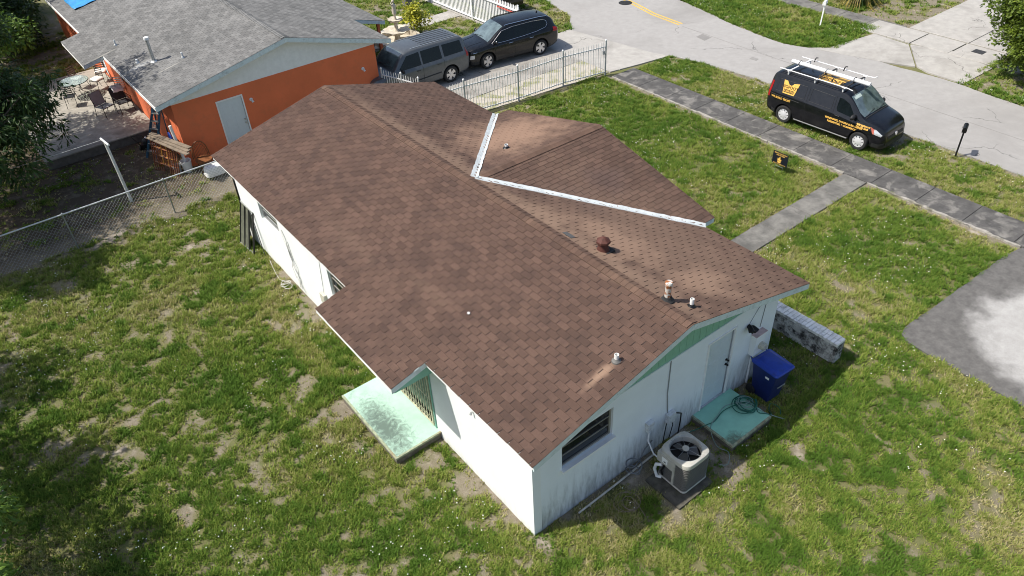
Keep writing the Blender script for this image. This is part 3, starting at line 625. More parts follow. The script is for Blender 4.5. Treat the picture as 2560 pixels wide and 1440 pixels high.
wall_panel((7.95, 3.1, 0), (0,1,0), 7.8, -0.06, 2.62, [(0.9, 2.7, 0.9, 2.1), (3.5, 4.4, 0.05, 2.1), (5.2, 6.9, 0.9, 2.1)], (1,0,0), 0.2, 'wall', m_wall, HS)
MB().box(7.35, 7.75, 3.1, 3.3, -0.06, 2.55).build('wall', m_wall, HS); MB().box(7.35, 7.75, 10.7, 10.9, -0.06, 2.55).build('wall', m_wall, HS)
# gable boards (vertical siding), near and far
for (v, sgn) in ((0.0, -1), (VL, 1)):
    gs = empty_part('gable_siding', HS); u = 0.02; k = 0
    while u < UL-0.02:
        u1 = min(u+0.205, UL-0.02); top = lambda x: min(zb(x), zf(x))-0.10
        if u < UR < u1: u1 = UR
        MB().prism([(u+.004, v+sgn*.012, 2.60), (u1-.004, v+sgn*.012, 2.60), (u1-.004, v+sgn*.012, top(u1)), (u+.004, v+sgn*.012, top(u))], (0, -sgn*0.03, 0)).build('siding_board', m_siding, gs)
        u = u1
    MB().box(0.02, UL-.02, min(v-sgn*.03, v-sgn*.06), max(v-sgn*.03, v-sgn*.06), 2.6, 2.72).build('backing', m_siding, gs)
    MB().box(-0.0, UL, min(v+sgn*0.001, v+sgn*.022), max(v+sgn*0.001, v+sgn*.022), 2.575, 2.605).build('sill_strip', m_trim, gs)
# roof deck
RF = empty_part('roof', HS)
dk = MB(); dn = Vector((0, 0, -0.10))
dk.prism([(EB,V0,zb(EB)),(UR,V0,ZR),(UR,V1,ZR),(EB,V1,zb(EB)),(EB,P1v,zb(EB)),(PB,P1v,zb(PB)),(PB,P0v,zb(PB)),(EB,P0v,zb(EB))], dn)
dk.prism([(UR,V0,ZR),(EF,V0,zf(EF)),(EF,V1,zf(EF)),(UR,V1,ZR)], dn)
dk.prism([(WA,WV,WZ+.002),(WU,WV,WZ+.002),(WU,WV-WH,ZE+.002),(EF,WV-WH,ZE+.002)], dn); dk.prism([(WA,WV,WZ+.002),(EF,WV+WH,ZE+.002),(WU,WV+WH,ZE+.002),(WU,WV,WZ+.002)], dn)
dk.build('deck', m_deck, RF)
MB().prism([(PB+.03,P0v+.03,zb(PB+.03)-.104),(0.0,P0v+.03,zb(0)-.104),(0.0,P1v-.03,zb(0)-.104),(PB+.03,P1v-.03,zb(PB+.03)-.104)], (0,0,-.02)).build('soffit', m_soffit, RF)
MB().prism([(PB+.06,P0v+.03,zb(PB+.06)-.126),(-.004,P0v+.03,zb(0)-.126),(-.004,P0v+.03,2.36),(PB+.06,P0v+.03,2.36)], (0,.03,0)).build('gable_infill', m_soffit, RF)
def biv(s):
    return [(P0v, P1v)] if s < SB0 else [(V0, V1)]
SBvec = Vector((1, 0, KB)).normalized(); SFvec = Vector((-1, 0, KF)).normalized()
SB0 = (EB-PB)*math.sqrt(1+KB*KB); SBmax = (UR-PB)*math.sqrt(1+KB*KB); SFmax = (EF-UR)*math.sqrt(1+KF*KF)
def fiv(s):
    u = EF-s/math.sqrt(1+KF*KF); t = (EF-u)/(EF-WA)
    if t >= 1: return [(V0, V1)]
    return [(V0, WV-WH+WH*t-.04), (WV+WH-WH*t+.04, V1)]
SWmax = WH*math.sqrt(1+KW*KW)
wiv = lambda s: [(EF+(WA-EF)*min(1, s/SWmax)+.04, WU)]
shingle_roof([((PB,0,zb(PB)), (0,1,0), SBvec, 0, SBmax, biv), ((EF,0,zf(EF)), (0,1,0), SFvec, 0, SFmax, fiv),
              ((0,WV-WH,ZE), (1,0,0), Vector((0,1,KW)), 0, SWmax, wiv), ((0,WV+WH,ZE), (1,0,0), Vector((0,-1,KW)), 0, SWmax, wiv)],
             m_shin, RF, 0.305, 0.143, 0.013, 0.017, 300, 21)
ridge_caps((UR,V0,ZR+.012), (UR,V1,ZR+.012), -SBvec, -SFvec, m_cap, RF)
ridge_caps((WU,WV,WZ+.012), (WA+0.1,WV,WZ+.012), (0,-1,-KW), (0,1,-KW), m_cap, RF)
# valley flashing
for sg in (-1, 1):
    a = Vector((WA-.05, WV, WZ+.012)); bq = Vector((EF+.1, WV+sg*WH*(1+.1/(EF-WA)), zf(EF+.1))); d = (bq-a).normalized()
    nf = Vector((KF, 0, 1)).normalized(); nw = Vector((0, sg*KW, 1)).normalized()
    oa = d.cross(nf).normalized(); oa = oa if oa.y*sg > 0 else -oa; ob = d.cross(nw).normalized(); ob = ob if ob.y*sg < 0 else -ob
    up = Vector((0, 0, .020)); mb = MB()
    N_ = 44; rv_ = random.Random(9+sg); wa, wb_ = .125, .085; prev = None; seg = 0
    for k in range(N_+1):
        p_ = a.lerp(bq, k/N_); lift = up*(1+.12*((k//9) % 2)); ja, jb = wa+rv_.uniform(-.012, .008), wb_+rv_.uniform(-.014, .008)
        row = [p_+oa*ja+Vector((0,0,.004)), p_+oa*ja+lift*rv_.uniform(.8,1.25), p_+lift*.55, p_+ob*jb+lift*rv_.uniform(.8,1.25), p_+ob*jb+Vector((0,0,.004))]
        if prev is not None and True: mb.add(prev+row, [(i, i+1, 6+i, 5+i) for i in range(4)])
        prev = row
    mb.build('valley_flashing', m_flash, RF)
# fascias
def board(p, q, h, t, mat, out, name='fascia'):
    p, q, out = Vector(p), Vector(q), Vector(out).normalized(); d = (q-p)
    up = Vector((0, 0, 1)); a = p+out*t/2-up*.014; e = q+out*t/2-up*.014
    mb = MB(); o2 = out*(t/2)
    mb.add([a-o2, a+o2, e+o2, e-o2, a-o2-up*h, a+o2-up*h, e+o2-up*h, e-o2-up*h], [(0,1,2,3),(4,7,6,5),(0,4,5,1),(3,2,6,7),(0,3,7,4),(1,5,6,2)]); return mb.build(name, mat, RF)
H_ = .15
for v, o in ((V0, -1), (V1, 1)):
    board((EB-.02,v,zb(EB-.02)+.004), (UR,v,ZR+.008), H_, .028, m_trim, (0,o,0), 'rake_board'); board((UR,v,ZR+.008), (EF+.02,v,zf(EF+.02)+.004), H_, .028, m_trim, (0,o,0), 'rake_board')
for a0, a1 in ((V0, P0v-.03), (P1v+.03, V1)): board((EB,a0,zb(EB)+.002), (EB,a1,zb(EB)+.002), .12, .022, m_white, (-1,0,0))
board((PB,P0v-.02,zb(PB)+.002), (PB,P1v+.02,zb(PB)+.002), .12, .022, m_white, (-1,0,0))
for v, o in ((P0v, -1), (P1v, 1)): board((PB-.02,v,zb(PB-.02)+.003), (EB+.0,v,zb(EB)+.003), .14, .025, m_trim, (0,o,0), 'rake_board')
board((EF,V0,zf(EF)+.002), (EF,WV-WH-.03,zf(EF)+.002), .12, .022, m_white, (1,0,0)); board((EF,WV+WH+.03,zf(EF)+.002), (EF,V1,zf(EF)+.002), .12, .022, m_white, (1,0,0))
for sg in (-1, 1):
    board((EF-.05,WV+sg*WH,ZE+.004), (WU+.02,WV+sg*WH,ZE+.004), .14, .025, m_trim, (0,sg,0)); board((WU,WV+sg*(WH+.02),ZE+.001), (WU,WV,WZ+.008), .14, .025, m_trim, (1,0,0), 'rake_board')
wg = empty_part('gable_siding', HS)
MB().prism([(7.93,3.1,2.62),(7.93,10.9,2.62),(7.93,WV,WZ-.12)], (-.05,0,0)).build('siding_board', m_siding, wg)
MB().box(0.0, 0.2, 0.0, VL, 2.62, 2.70).build('wall_plate', m_soffit, HS); MB().box(UL-.2, UL, 0.2, VL-.2, 2.601, 2.66).build('wall_plate', m_soffit, HS)
# openings
m_wframe = simple('bronze_frame', (0.33, 0.31, 0.27), 0.5, 0.4, var=0.1)
awning_window(HS, (0.2,0,0), (1,0,0), (0,-1,0), 0.54, 1.89, 1.5, 2.32, m_wframe, 3, 0.08, m_white)
awning_window(HS, (0,VL,0), (0,-1,0), (-1,0,0), VL-12.55, VL-11.25, 1.55, 2.15, m_alu, 2, 0.09)
awning_window(HS, (0,VL,0), (0,-1,0), (-1,0,0), VL-8.23, VL-7.0, 1.27, 2.12, m_wframe, 3, 0.09)
for a0, a1 in ((0.6, 2.0), (11.6, 13.2)): awning_window(HS, (UL,0.2,0), (0,1,0), (1,0,0), a0, a1, 1.0, 2.1, m_alu, 3, 0.09, m_white)
for a0, a1 in ((0.9, 2.7), (5.2, 6.9)): awning_window(HS, (7.95,3.1,0), (0,1,0), (1,0,0), a0, a1, .9, 2.1, m_alu, 3, 0.09, m_white)
awning_window(HS, (UL,VL,0), (-1,0,0), (0,1,0), 2.0, 3.4, 1.2, 2.1, m_alu, 3, 0.09)
panel_door(HS, (0.2,0,0), (1,0,0), (0,-1,0), 4.76, 5.60, 0.19, 2.23, m_doorw, m_white, True, m_blackm, 0.045)
panel_door(HS, (7.95,3.1,0), (0,1,0), (1,0,0), 3.54, 4.36, .06, 2.06, m_doorw, m_white, True, m_blackm, 0.05)
# barred back door in its recess
dd = empty_part('back_door', HS)
MB().box(0.14, 0.19, 3.63, 5.11, 0.2, 2.08).build('leaf', simple('dim_green_door', (0.10, 0.16, 0.11), 0.6, var=0.2), dd)
MB().box(0.02, 0.19, 3.62, 5.12, 0.14, 0.2).build('threshold', m_white, dd)
gr = empty_part('security_grille', HS); m_cream = simple('cream_bars', (0.50, 0.48, 0.33), 0.6, var=0.2, scale=14, dirt=(0.10, 0.08, 0.05), dscale=9)
mb = MB(); mb.bar((-.03,3.6,.24),(-.03,3.6,2.1),.035); mb.bar((-.03,5.12,.24),(-.03,5.12,2.1),.035); mb.bar((-.03,3.6,.26),(-.03,5.12,.26),.03); mb.bar((-.03,3.6,2.08),(-.03,5.12,2.08),.03); mb.bar((-.03,3.6,1.1),(-.03,5.12,1.1),.022); mb.build('grille_frame', m_cream, gr)
for k in range(1, 13):
    y = 3.6+k*1.52/13; MB().bar((-.03,y,.27),(-.03,y,2.07),.016).build('bar', m_cream, gr)
    mb = MB(); mb.tube([(-.03,y+.012+.045*math.cos(t),.42+.07*math.sin(t)) for t in np.linspace(0,2*math.pi,9)[:-1]], .007, 5, True); mb.build('scroll', m_cream, gr)
MB().tube([(-.02,3.52,.2),(-.02,3.52,2.5)], .018, 8).build('conduit', m_soffit, HS)
# gable end fittings
MB().tube([(3.70,-.012,2.58),(3.70,-.014,1.6),(3.78,-.014,.95),(3.80,-.014,.85)], .012, 6).build('cable', simple('grey_cable', (0.25, 0.27, 0.27), 0.6), HS)
fl = empty_part('flood_light', HS); mb = MB(); mb.tube([(6.30,-.003,2.0),(6.30,-.05,2.0)], .055, 12); mb.build('mount', m_blackm, fl)
for dx, dz in ((-.05, .05), (.08, -.02)):
    mb = MB(); c = Vector((6.30+dx, -.09, 1.98+dz)); d = Vector((dx*2.5, -.5, -.45)).normalized(); mb.tube([c-d*.06, c-d*.02, c+d*.10], [.035, .055, .075], 12); mb.build('lamp_head', m_blackm, fl, True)
MB().bar((6.36,-.07,1.95),(6.38,-.08,1.80),.05,.05).build('motion_sensor', m_blackm, fl)
MB().tube([(6.33,-.006,2.06),(6.55,-.006,2.35),(6.75,-.006,2.56)], .007, 5).build('cable', MATS['grey_cable'], HS)
MB().tube([(6.85,-.008,2.55),(6.78,-.008,1.7)], .009, 5).build('cable', MATS['grey_cable'], HS)
em = empty_part('electric_meter', HS); mb = MB(); mb.box(6.50,6.88,-.15,-.003,1.02,1.62); mb.build('box', m_wall, em)
MB().box(6.49,6.89,-.16,-.004,1.62,1.635).build('box_top', simple('rusty_pink', (0.55, 0.40, 0.38), 0.7, var=0.2), em)
MB().lathe([(.09,0),(.095,.03),(.085,.10),(.06,.13)], 18, (6.72,-.151,1.28), 'y').build('socket_ring', m_alu, em, True)
mb = MB(); c = Vector((6.72,-.15,1.28)); mb.tube([c, c-Vector((0,.10,0)), c-Vector((0,.14,0))], [.10,.095,.075], 20); mb.build('dial_glass', simple('meter_dome', (0.45, 0.44, 0.36), 0.15, var=0.25, scale=30), em, True)
MB().tube([(6.60,-.05,1.02),(6.60,-.05,0.05)], .028, 10).build('conduit', m_wall, em)
def wall_box(name, x, z, w, h, d, mat, tilt=0):
    e = empty_part(name, HS); MB().box(x-w/2, x+w/2, -d, -.003, z-h/2, z+h/2).build('case', mat, e); MB().box(x-w/2-.008, x+w/2+.008, -d-.012, -d-.001, z-h/2-.008, z+h/2+.008).build('cover', mat, e)
    MB().box(x-w/2-.012, x+w/2+.012, -d-.02, -.004, z+h/2+.009, z+h/2+.018).build('rain_lip', mat, e); return e
m_greybox = simple('pale_grey_box', (0.62, 0.64, 0.64), 0.5, var=0.1, scale=12, dirt=(0.35, 0.35, 0.33), dscale=9)
wall_box('disconnect_box', 3.18, 0.98, .17, .24, .09, m_greybox); wall_box('junction_box', 3.84, 0.80, .20, .26, .10, m_greybox)
MB().tube([(3.16,-.07,.86),(3.12,-.1,.6),(3.12,-.28,.35),(3.14,-.5,.30),(3.16,-.56,.45)], .018, 8).build('whip_cable', m_white, HS)
for k, pts in enumerate(([(3.76,-.04,.7),(3.72,-.05,.45),(3.70,-.04,.05)], [(3.90,-.04,.7),(3.94,-.07,.5),(3.90,-.04,.05)], [(4.08,-.03,.75),(4.2,-.06,.68),(4.22,-.05,.4),(4.18,-.06,.02)])):
    MB().tube(pts, .012 if k < 2 else .016, 6).build('cable', m_blackm, HS)
MB().box(-.10, -.003, 8.68, 8.92, .68, .98).build('utility_box', simple('beige_box', (0.48, 0.46, 0.38), 0.6, var=0.15), HS)
MB().tube([(-.01,8.55,2.5),(-.012,8.7,1.6),(-.02,8.8,1.0)], .006, 5).build('cable', MATS['grey_cable'], HS)
mb = MB(); mb.tube([(-.003,1.86,2.12),(-.05,1.86,2.12),(-.065,1.86,2.08)], [.02,.022,.028], 10); mb.build('wall_lamp', m_alu, HS, True)
# old phone wires hanging on the back wall
r = random.Random(8); m_wire = simple('dirty_white_wire', (0.62, 0.60, 0.56), 0.7, var=0.15)
for k in range(6):
    y = 11.0-0.35*r.random(); z = 1.9-.2*k*r.random(); pts = []
    for t in range(9): pts.append((-.015-.03*r.random(), y+r.uniform(-.12,.12)-.05*t, z*(1-t/8.4)+.04))
    MB().tube(pts, .006, 5).build('hanging_wire', m_wire if k % 2 else MATS['grey_cable'], HS)
# roof furniture
def on_roof(u): return zb(u) if u < UR else zf(u)
def pipe_vent(u, v, h, rad, mat, name='vent_pipe', boot=m_blackm, z=None):
    e = empty_part(name, HS); z = z or on_roof(u)+.005; mb = MB(); mb.lathe([(rad*2.1,-.05),(rad*2.0,.018),(rad*1.25,.05),(rad*1.05,.07)], 16, (u, v, z)); mb.build('boot', boot, e, True)
    mb = MB(); mb.lathe([(rad,-.03),(rad,h),(rad*.78,h),(rad*.78,h-.12)], 16, (u, v, z), cap=False); mb.build('pipe', mat, e, True); return e
m_pvc = simple('white_pvc', (0.74, 0.74, 0.71), 0.4, var=0.08)
pipe_vent(4.23, 0.07, .20, .042, m_pvc); pipe_vent(2.20, 0.10, .17, .046, m_pvc, boot=MATS['mouldy_boot'] if 'mouldy_boot' in MATS else simple('mouldy_boot', (0.16,0.155,0.145), .7, .2)); pipe_vent(5.80, 8.11, .12, .05, m_greybox, boot=m_blackm, z=3.465)
m_rusty = simple('rust_streaked_white', (0.60, 0.58, 0.53), 0.6, var=0.15, scale=9, dirt=(0.30, 0.10, 0.025), dscale=9.0, dlo=0.47, dhi=0.55)
fu = empty_part('flue_pipe', HS); z = on_roof(3.93)
mb = MB(); mb.lathe([(.15,-.06),(.14,.03),(.10,.06),(.085,.12)], 16, (3.93,.45,z)); mb.build('tarred_boot', simple('roof_tar', (0.02,0.02,0.02), 0.8, var=0.5, scale=25), fu, True)
mb = MB(); mb.lathe([(.065,-.03),(.065,.40),(.068,.41)], 18, (3.93,.45,z)); mb.build('pipe', m_rusty, fu, True)
mb = MB(); mb.lathe([(.068,.37),(.078,.385),(.078,.47),(.07,.48),(.001,.482)], 18, (3.93,.45,z)); mb.build('cap', m_rusty, fu, True)
rv = empty_part('attic_vent', HS); z = on_roof(4.26); m_rv = simple('rust_brown_metal', (0.075, 0.022, 0.014), 0.75, 0.0, var=0.25, scale=14)
mb = MB(); mb.box(4.26-.19, 4.26+.19, 2.64-.19, 2.64+.19, z-.045, z+.02); mb.build('flange', MATS['roof_tar'], rv)
mb = MB(); mb.lathe([(.155,0),(.12,.10),(.10,.24),(.10,.27)], 18, (4.26,2.64,z)); mb.build('throat', m_rv, rv, True)
mb = MB(); mb.lathe([(.15,.20),(.165,.235),(.16,.27),(.06,.34),(.015,.36)], 7, (4.26,2.64,z)); mb.build('hood', m_rv, rv)
z = on_roof(3.84); MB().obox((4.02,3.5,zf(4.02)+.016), Vector((1,0,-KF)).normalized()*.07, (0,.15,0), (0,0,.005)).build('patched_shingle', simple('slate_patch', (0.07,0.07,0.07), .9), RF)
MB().lathe([(.0,.02),(.03,.03),(.03,.05),(.0,.06)], 8, (1.06,3.35,zb(1.06))).build('nail_cap', m_white, RF)
# planter wall of painted brick beside the front corner
pw = thing('planter_wall', 'low weathered white brick planter wall at the front corner of the white house', 'wall', (8.9, 0.8, -0.04), world=True)
m_oldw = simple('mouldy_white_brick', (0.58, 0.57, 0.53), 0.9, var=0.15, scale=5, bmp=0.4, dirt=(0.04, 0.038, 0.034), dscale=3.4, dlo=0.44, dhi=0.60)
m_capw = simple('white_cap_brick', (0.80, 0.79, 0.74), 0.85, var=0.12, scale=6, dirt=(0.22, 0.21, 0.19), dscale=4)  # base colour whitened to stand in for sun on the caps
r = random.Random(4)
MB().box(8.77, 9.03, -.97, 2.4, -.08, .56).build('core', m_oldw, pw)
v = -1.0
while v < 2.35:
    MB().box(8.73+r.uniform(-.006,.006), 8.893, v+.007, v+.098, .56, .64+r.uniform(-.007,.007)).build('cap_brick', m_capw, pw); MB().box(8.905, 9.07+r.uniform(-.006,.006), v+.007, v+.098, .56, .64+r.uniform(-.007,.007)).build('cap_brick', m_capw, pw); v += .105
for rowz in range(8):
    z0 = .555-.08*(rowz+1)+.006
    if z0 < -.05: break
    v = -1.0-(.1 if rowz % 2 else 0)
    while v < 2.3:
        a, c = max(v+.005, -.995), min(v+.205, 2.4)
        if c-a > .04: MB().box(8.742-r.uniform(0,.012), 8.78, a, c, z0, z0+.07).build('brick', m_oldw, pw)
        v += .21
    a = 8.745
    while a < 9.04: MB().box(a+.004, min(a+.15, 9.05), -1.0-r.uniform(0,.008), -.96, z0, z0+.07).build('brick', m_oldw, pw); a += .155
# ------------------------------------------------------------------ orange house
OH = thing('house', 'orange stucco house with grey shingle roof and white gable next door', 'house', (0.2, 20.2, -0.03), world=True)
m_or = simple('orange_stucco', (0.70, 0.165, 0.062), 0.8, var=0.09, scale=0.9, bmp=0.25, dirt=(0.60,0.16,0.065), dscale=2.5)
m_gshin = shingle_mat('grey_shingle', (0.185, 0.182, 0.175), (0.26, 0.255, 0.245), (0.06, 0.062, 0.062), 0.5, [(0.2,23.6,0.9,.22,1,(0.33,.33,.32),.9),(-.35,26.25,.75,.08,1,(.30,.29,.26),.85),(1.0,22.2,.7,.08,1,(.32,.31,.28),.85)])
m_gcap = shingle_mat('grey_ridge', (0.17, 0.17, 0.165), (0.24, 0.235, 0.23), (0.09, 0.09, 0.09), 0.5)
oE, oR, oF = -0.42, 4.67, 8.93; oZ0, oZR, oZF = 2.72, 3.81, 2.63; oKB = (oZR-oZ0)/(oR-oE); oKF = (oZR-oZF)/(oF-oR); oV0, oV1 = 19.8, 40.0; oP = -1.22
ozb = lambda u: oZR-oKB*(oR-u); ozf = lambda u: oZR-oKF*(u-oR)
wall_panel((0.16,39.4,0), (0,-1,0), 19.2, -.06, 2.56, [(8.2,9.2,.36,2.3),(11.5,12.8,1.1,2.1),(3.0,4.2,1.1,2.1)], (-1,0,0), .2, 'wall', m_or, OH)
wall_panel((0.36,20.2,0), (1,0,0), 8.03, -.06, 2.45, [(1.33,2.33,.06,2.08)], (0,-1,0), .2, 'wall', m_or, OH)
wall_panel((7.3,20.4,0), (0,1,0), 19.0, -.06, 2.56, [(2.0,3.6,.9,2.1),(6.0,7.0,.06,2.1)], (1,0,0), .2, 'wall', m_or, OH)
MB().box(.36,7.1,39.2,39.4,-.06,2.5).build('wall', m_or, OH)
ogs = empty_part('gable_board', OH)
top = lambda x: min(ozb(x), ozf(x))-.10
for (a, c) in ((.16, oR), (oR, 8.39)): MB().prism([(a,20.188,2.455),(c,20.188,2.455),(c,20.188,top(c)),(a,20.188,top(a))], (0,.05,0)).build('gable_panel', m_white, ogs)
ORF = empty_part('roof', OH); od_ = MB(); oQ = 10.45
od_.prism([(oE,oV0,oZ0),(oR,oV0,oZR),(oR,oV1,oZR),(oE,oV1,oZ0),(oE,29.75,oZ0),(oP,29.75,ozb(oP)),(oP,26.2,ozb(oP)),(oE,26.2,oZ0)], dn)
od_.prism([(oR,oV0,oZR),(oF,oV0,oZF),(oF,22.95,oZF),(oQ,22.95,ozf(oQ)),(oQ,31,ozf(oQ)),(oF,31,oZF),(oF,oV1,oZF),(oR,oV1,oZR)], dn)
od_.build('deck', simple('grey_underlay', (0.05,0.05,0.05), .95), ORF)
s0 = (oE-oP)*math.sqrt(1+oKB**2); s1 = (oQ-oF)*math.sqrt(1+oKF**2)
shingle_roof([((oP,0,ozb(oP)), (0,1,0), (1,0,oKB), 0, (oR-oP)*math.sqrt(1+oKB**2), lambda s: [(26.2,29.75)] if s < s0 else [(oV0,oV1)]),
              ((oQ,0,ozf(oQ)), (0,1,0), (-1,0,oKF), 0, (oQ-oR)*math.sqrt(1+oKF**2), lambda s: [(22.95,31)] if s < s1 else [(oV0,oV1)])], m_gshin, ORF, .305, .143, .010, .014, 300, 33)
ridge_caps((oR,oV0,oZR+.012), (oR,33,oZR+.012), (-1,0,-oKB), (1,0,-oKF), m_gcap, ORF, E=.14)
RFs = RF; RF = ORF
board((oE-.02,oV0,ozb(oE-.02)+.004), (oR,oV0,oZR+.008), .17, .03, m_trim, (0,-1,0), 'rake_board'); board((oR,oV0,oZR+.008), (oF+.02,oV0,ozf(oF+.02)+.004), .17, .03, m_trim, (0,-1,0), 'rake_board')
for a, c in ((oV0, 26.17), (29.78, oV1)): board((oE,a,oZ0+.002), (oE,c,oZ0+.002), .13, .022, m_white, (-1,0,0))
board((oP,26.18,ozb(oP)+.002), (oP,29.77,ozb(oP)+.002), .13, .022, m_white, (-1,0,0))
for v, o in ((26.2,-1),(29.75,1)): board((oP-.02,v,ozb(oP-.02)+.003), (oE,v,oZ0+.003), .14, .025, m_trim, (0,o,0), 'rake_board')
board((oF,oV0,oZF+.002), (oF,22.92,oZF+.002), .13, .022, m_white, (1,0,0)); board((oQ,22.93,ozf(oQ)+.002), (oQ,31,ozf(oQ)+.002), .13, .022, m_white, (1,0,0)); board((oF,22.95,oZF+.003), (oQ+.02,22.95,ozf(oQ+.02)+.003), .15, .025, m_trim, (0,-1,0), 'rake_board')
RF = RFs
for v in (23.1, 30.8): MB().bar((10.2,v,-.03),(10.2,v,2.12),.12).build('porch_post', m_or, OH)
panel_door(OH, (0.36,20.2,0), (1,0,0), (0,-1,0), 1.37, 2.29, .06, 2.05, m_doorw, m_white, True, m_steel, .03)
awning_window(OH, (0.16,39.4,0), (0,-1,0), (-1,0,0), 11.5, 12.8, 1.1, 2.1, m_alu, 3, .09); awning_window(OH, (0.16,39.4,0), (0,-1,0), (-1,0,0), 3.0, 4.2, 1.1, 2.1, m_alu, 3, .09)
panel_door(OH, (0.16,39.4,0), (0,-1,0), (-1,0,0), 8.25, 9.15, .37, 2.26, m_doorw, m_white, True, m_steel, .05)
awning_window(OH, (7.3,20.4,0), (0,1,0), (1,0,0), 2.0, 3.6, .9, 2.1, m_alu, 3, .09); panel_door(OH, (7.3,20.4,0), (0,1,0), (1,0,0), 6.05, 6.95, .07, 2.06, m_doorw, m_white, True, m_steel, .05)
for x, z in ((2.98, 1.80), (7.72, 1.62)):
    e = empty_part('wall_lamp', OH); MB().tube([(x,20.197,z),(x,20.17,z)], .065, 14).build('back_plate', m_white, e); mb = MB(); mb.tube([(x,20.17,z),(x,20.11,z-.01),(x+.02,20.07,z-.08)], [.03,.035,.05], 10); mb.build('bulb', simple('lamp_white', (0.7,0.7,0.66), .3), e, True)
# vents
def ovent(u, v, h, rad, cap=False):
    e = empty_part('vent_pipe', OH); z = ozb(u); mb = MB(); mb.lathe([(rad*2.4,-.05),(rad*2.2,.02),(rad*1.1,.07)], 14, (u,v,z)); mb.build('boot', m_alu, e, True)
    mb = MB(); mb.lathe([(rad,0),(rad,h)], 14, (u,v,z)); mb.build('pipe', m_alu if cap else m_greybox, e, True)
    if cap: mb = MB(); mb.lathe([(rad*1.2,h-.02),(rad*1.6,h),(rad*1.6,h+.08),(rad*.4,h+.11)], 16, (u,v,z)); mb.build('cap', m_white, e, True)
ovent(.76, 23.32, .86, .062, True); ovent(.23, 26.6, .22, .035); ovent(1.60, 22.4, .22, .035); ovent(.30, 23.95, .15, .045)
# tarpaulin on the far end of the roof
nu, nv = 26, 40; V = []
rt = np.random.RandomState(2)
for i in range(nu):
    for j in range(nv):
        u = .12+i*2.9/(nu-1); v = 32.65+j*6.0/(nv-1); wv = .018*math.sin(v*6+u*2)+.015*math.sin(u*9+v*2.3)
        V.append((u, v, ozb(u)+.045+wv))
F = [(i*nv+j, (i+1)*nv+j, (i+1)*nv+j+1, i*nv+j+1) for i in range(nu-1) for j in range(nv-1)]
mb = MB(); mb.add(V, F); me = mb.mesh('tarpaulin', simple('blue_tarp', (0.035, 0.25, 0.55), 0.35, var=0.25, scale=3), True)
o = link('tarpaulin', me, label='bright blue tarpaulin spread over the grey shingle roof', cat='tarpaulin')
md = o.modifiers.new('thickness', 'SOLIDIFY'); md.thickness = 0.006
# ------------------------------------------------------------------ vehicles
def paint(name, col, rough=0.25, metal=0.0, coat=1.0):
    m, nt, b = newmat(name, rough, metal, 0.35); p = pos(nt)
    b.inputs['Coat Weight'].default_value = coat*0.35; b.inputs['Coat Roughness'].default_value = 0.05
    nt.links.new(mixc(nt, noise(nt, p, 7.0, 5, 0.7, 0.35, 0.75), col, [x*1.25+0.006 for x in col]), b.inputs['Base Color'])
    nt.links.new(nd(nt, 'ShaderNodeMapRange', None, Value=noise(nt, p, 5.0, 4), To_Min=rough*0.8, To_Max=rough*1.5).outputs[0], b.inputs['Roughness'])
    return m
m_cglass = simple('car_glass', (0.006, 0.009, 0.010), 0.05, var=0.2, spec=0.3)
m_wglass = simple('windshield_glass', (0.10, 0.135, 0.135), 0.03, var=0.45, scale=3.0, spec=1.0, coat=1.0)  # pale, blotchy base colour paints the reflected sky into the glass
m_rubber = simple('tyre_rubber', (0.018, 0.018, 0.018), 0.85, var=0.2, scale=30)
m_plast = simple('black_plastic', (0.018, 0.018, 0.019), 0.6)
m_chrome = simple('chrome', (0.75, 0.75, 0.76), 0.18, 1.0, var=0.05)
m_rim = simple('alloy_silver', (0.62, 0.62, 0.63), 0.3, 0.75, var=0.08)
m_lens = simple('headlamp_lens', (0.62, 0.64, 0.66), 0.12, 0.3, var=0.2, scale=25)
m_red = simple('tail_lamp_red', (0.32, 0.012, 0.012), 0.2, var=0.2)
m_seam = simple('panel_seam', (0.006, 0.006, 0.006), 0.8)
def pl(pts):                                   # piecewise smooth curve through (x, value)
    xs = [p[0] for p in pts]; ys = [p[1] for p in pts]
    def f(x):
        if x <= xs[0]: return ys[0]
        if x >= xs[-1]: return ys[-1]
        for i in range(len(xs)-1):
            if x <= xs[i+1]:
                t = (x-xs[i])/(xs[i+1]-xs[i])
                def sl(k):
                    if k <= 0 or k >= len(xs)-1: return None
                    a = (ys[k]-ys[k-1])/(xs[k]-xs[k-1]); c = (ys[k+1]-ys[k])/(xs[k+1]-xs[k])
                    return 0.0 if a*c <= 0 else 2*a*c/(a+c)
                h = xs[i+1]-xs[i]; d = (ys[i+1]-ys[i])/h; m0 = sl(i); m1 = sl(i+1); m0 = d if m0 is None else m0; m1 = d if m1 is None else m1
                t2, t3 = t*t, t*t*t
                return (2*t3-3*t2+1)*ys[i]+(t3-2*t2+t)*h*m0+(-2*t3+3*t2)*ys[i+1]+(t3-t2)*h*m1
    return f
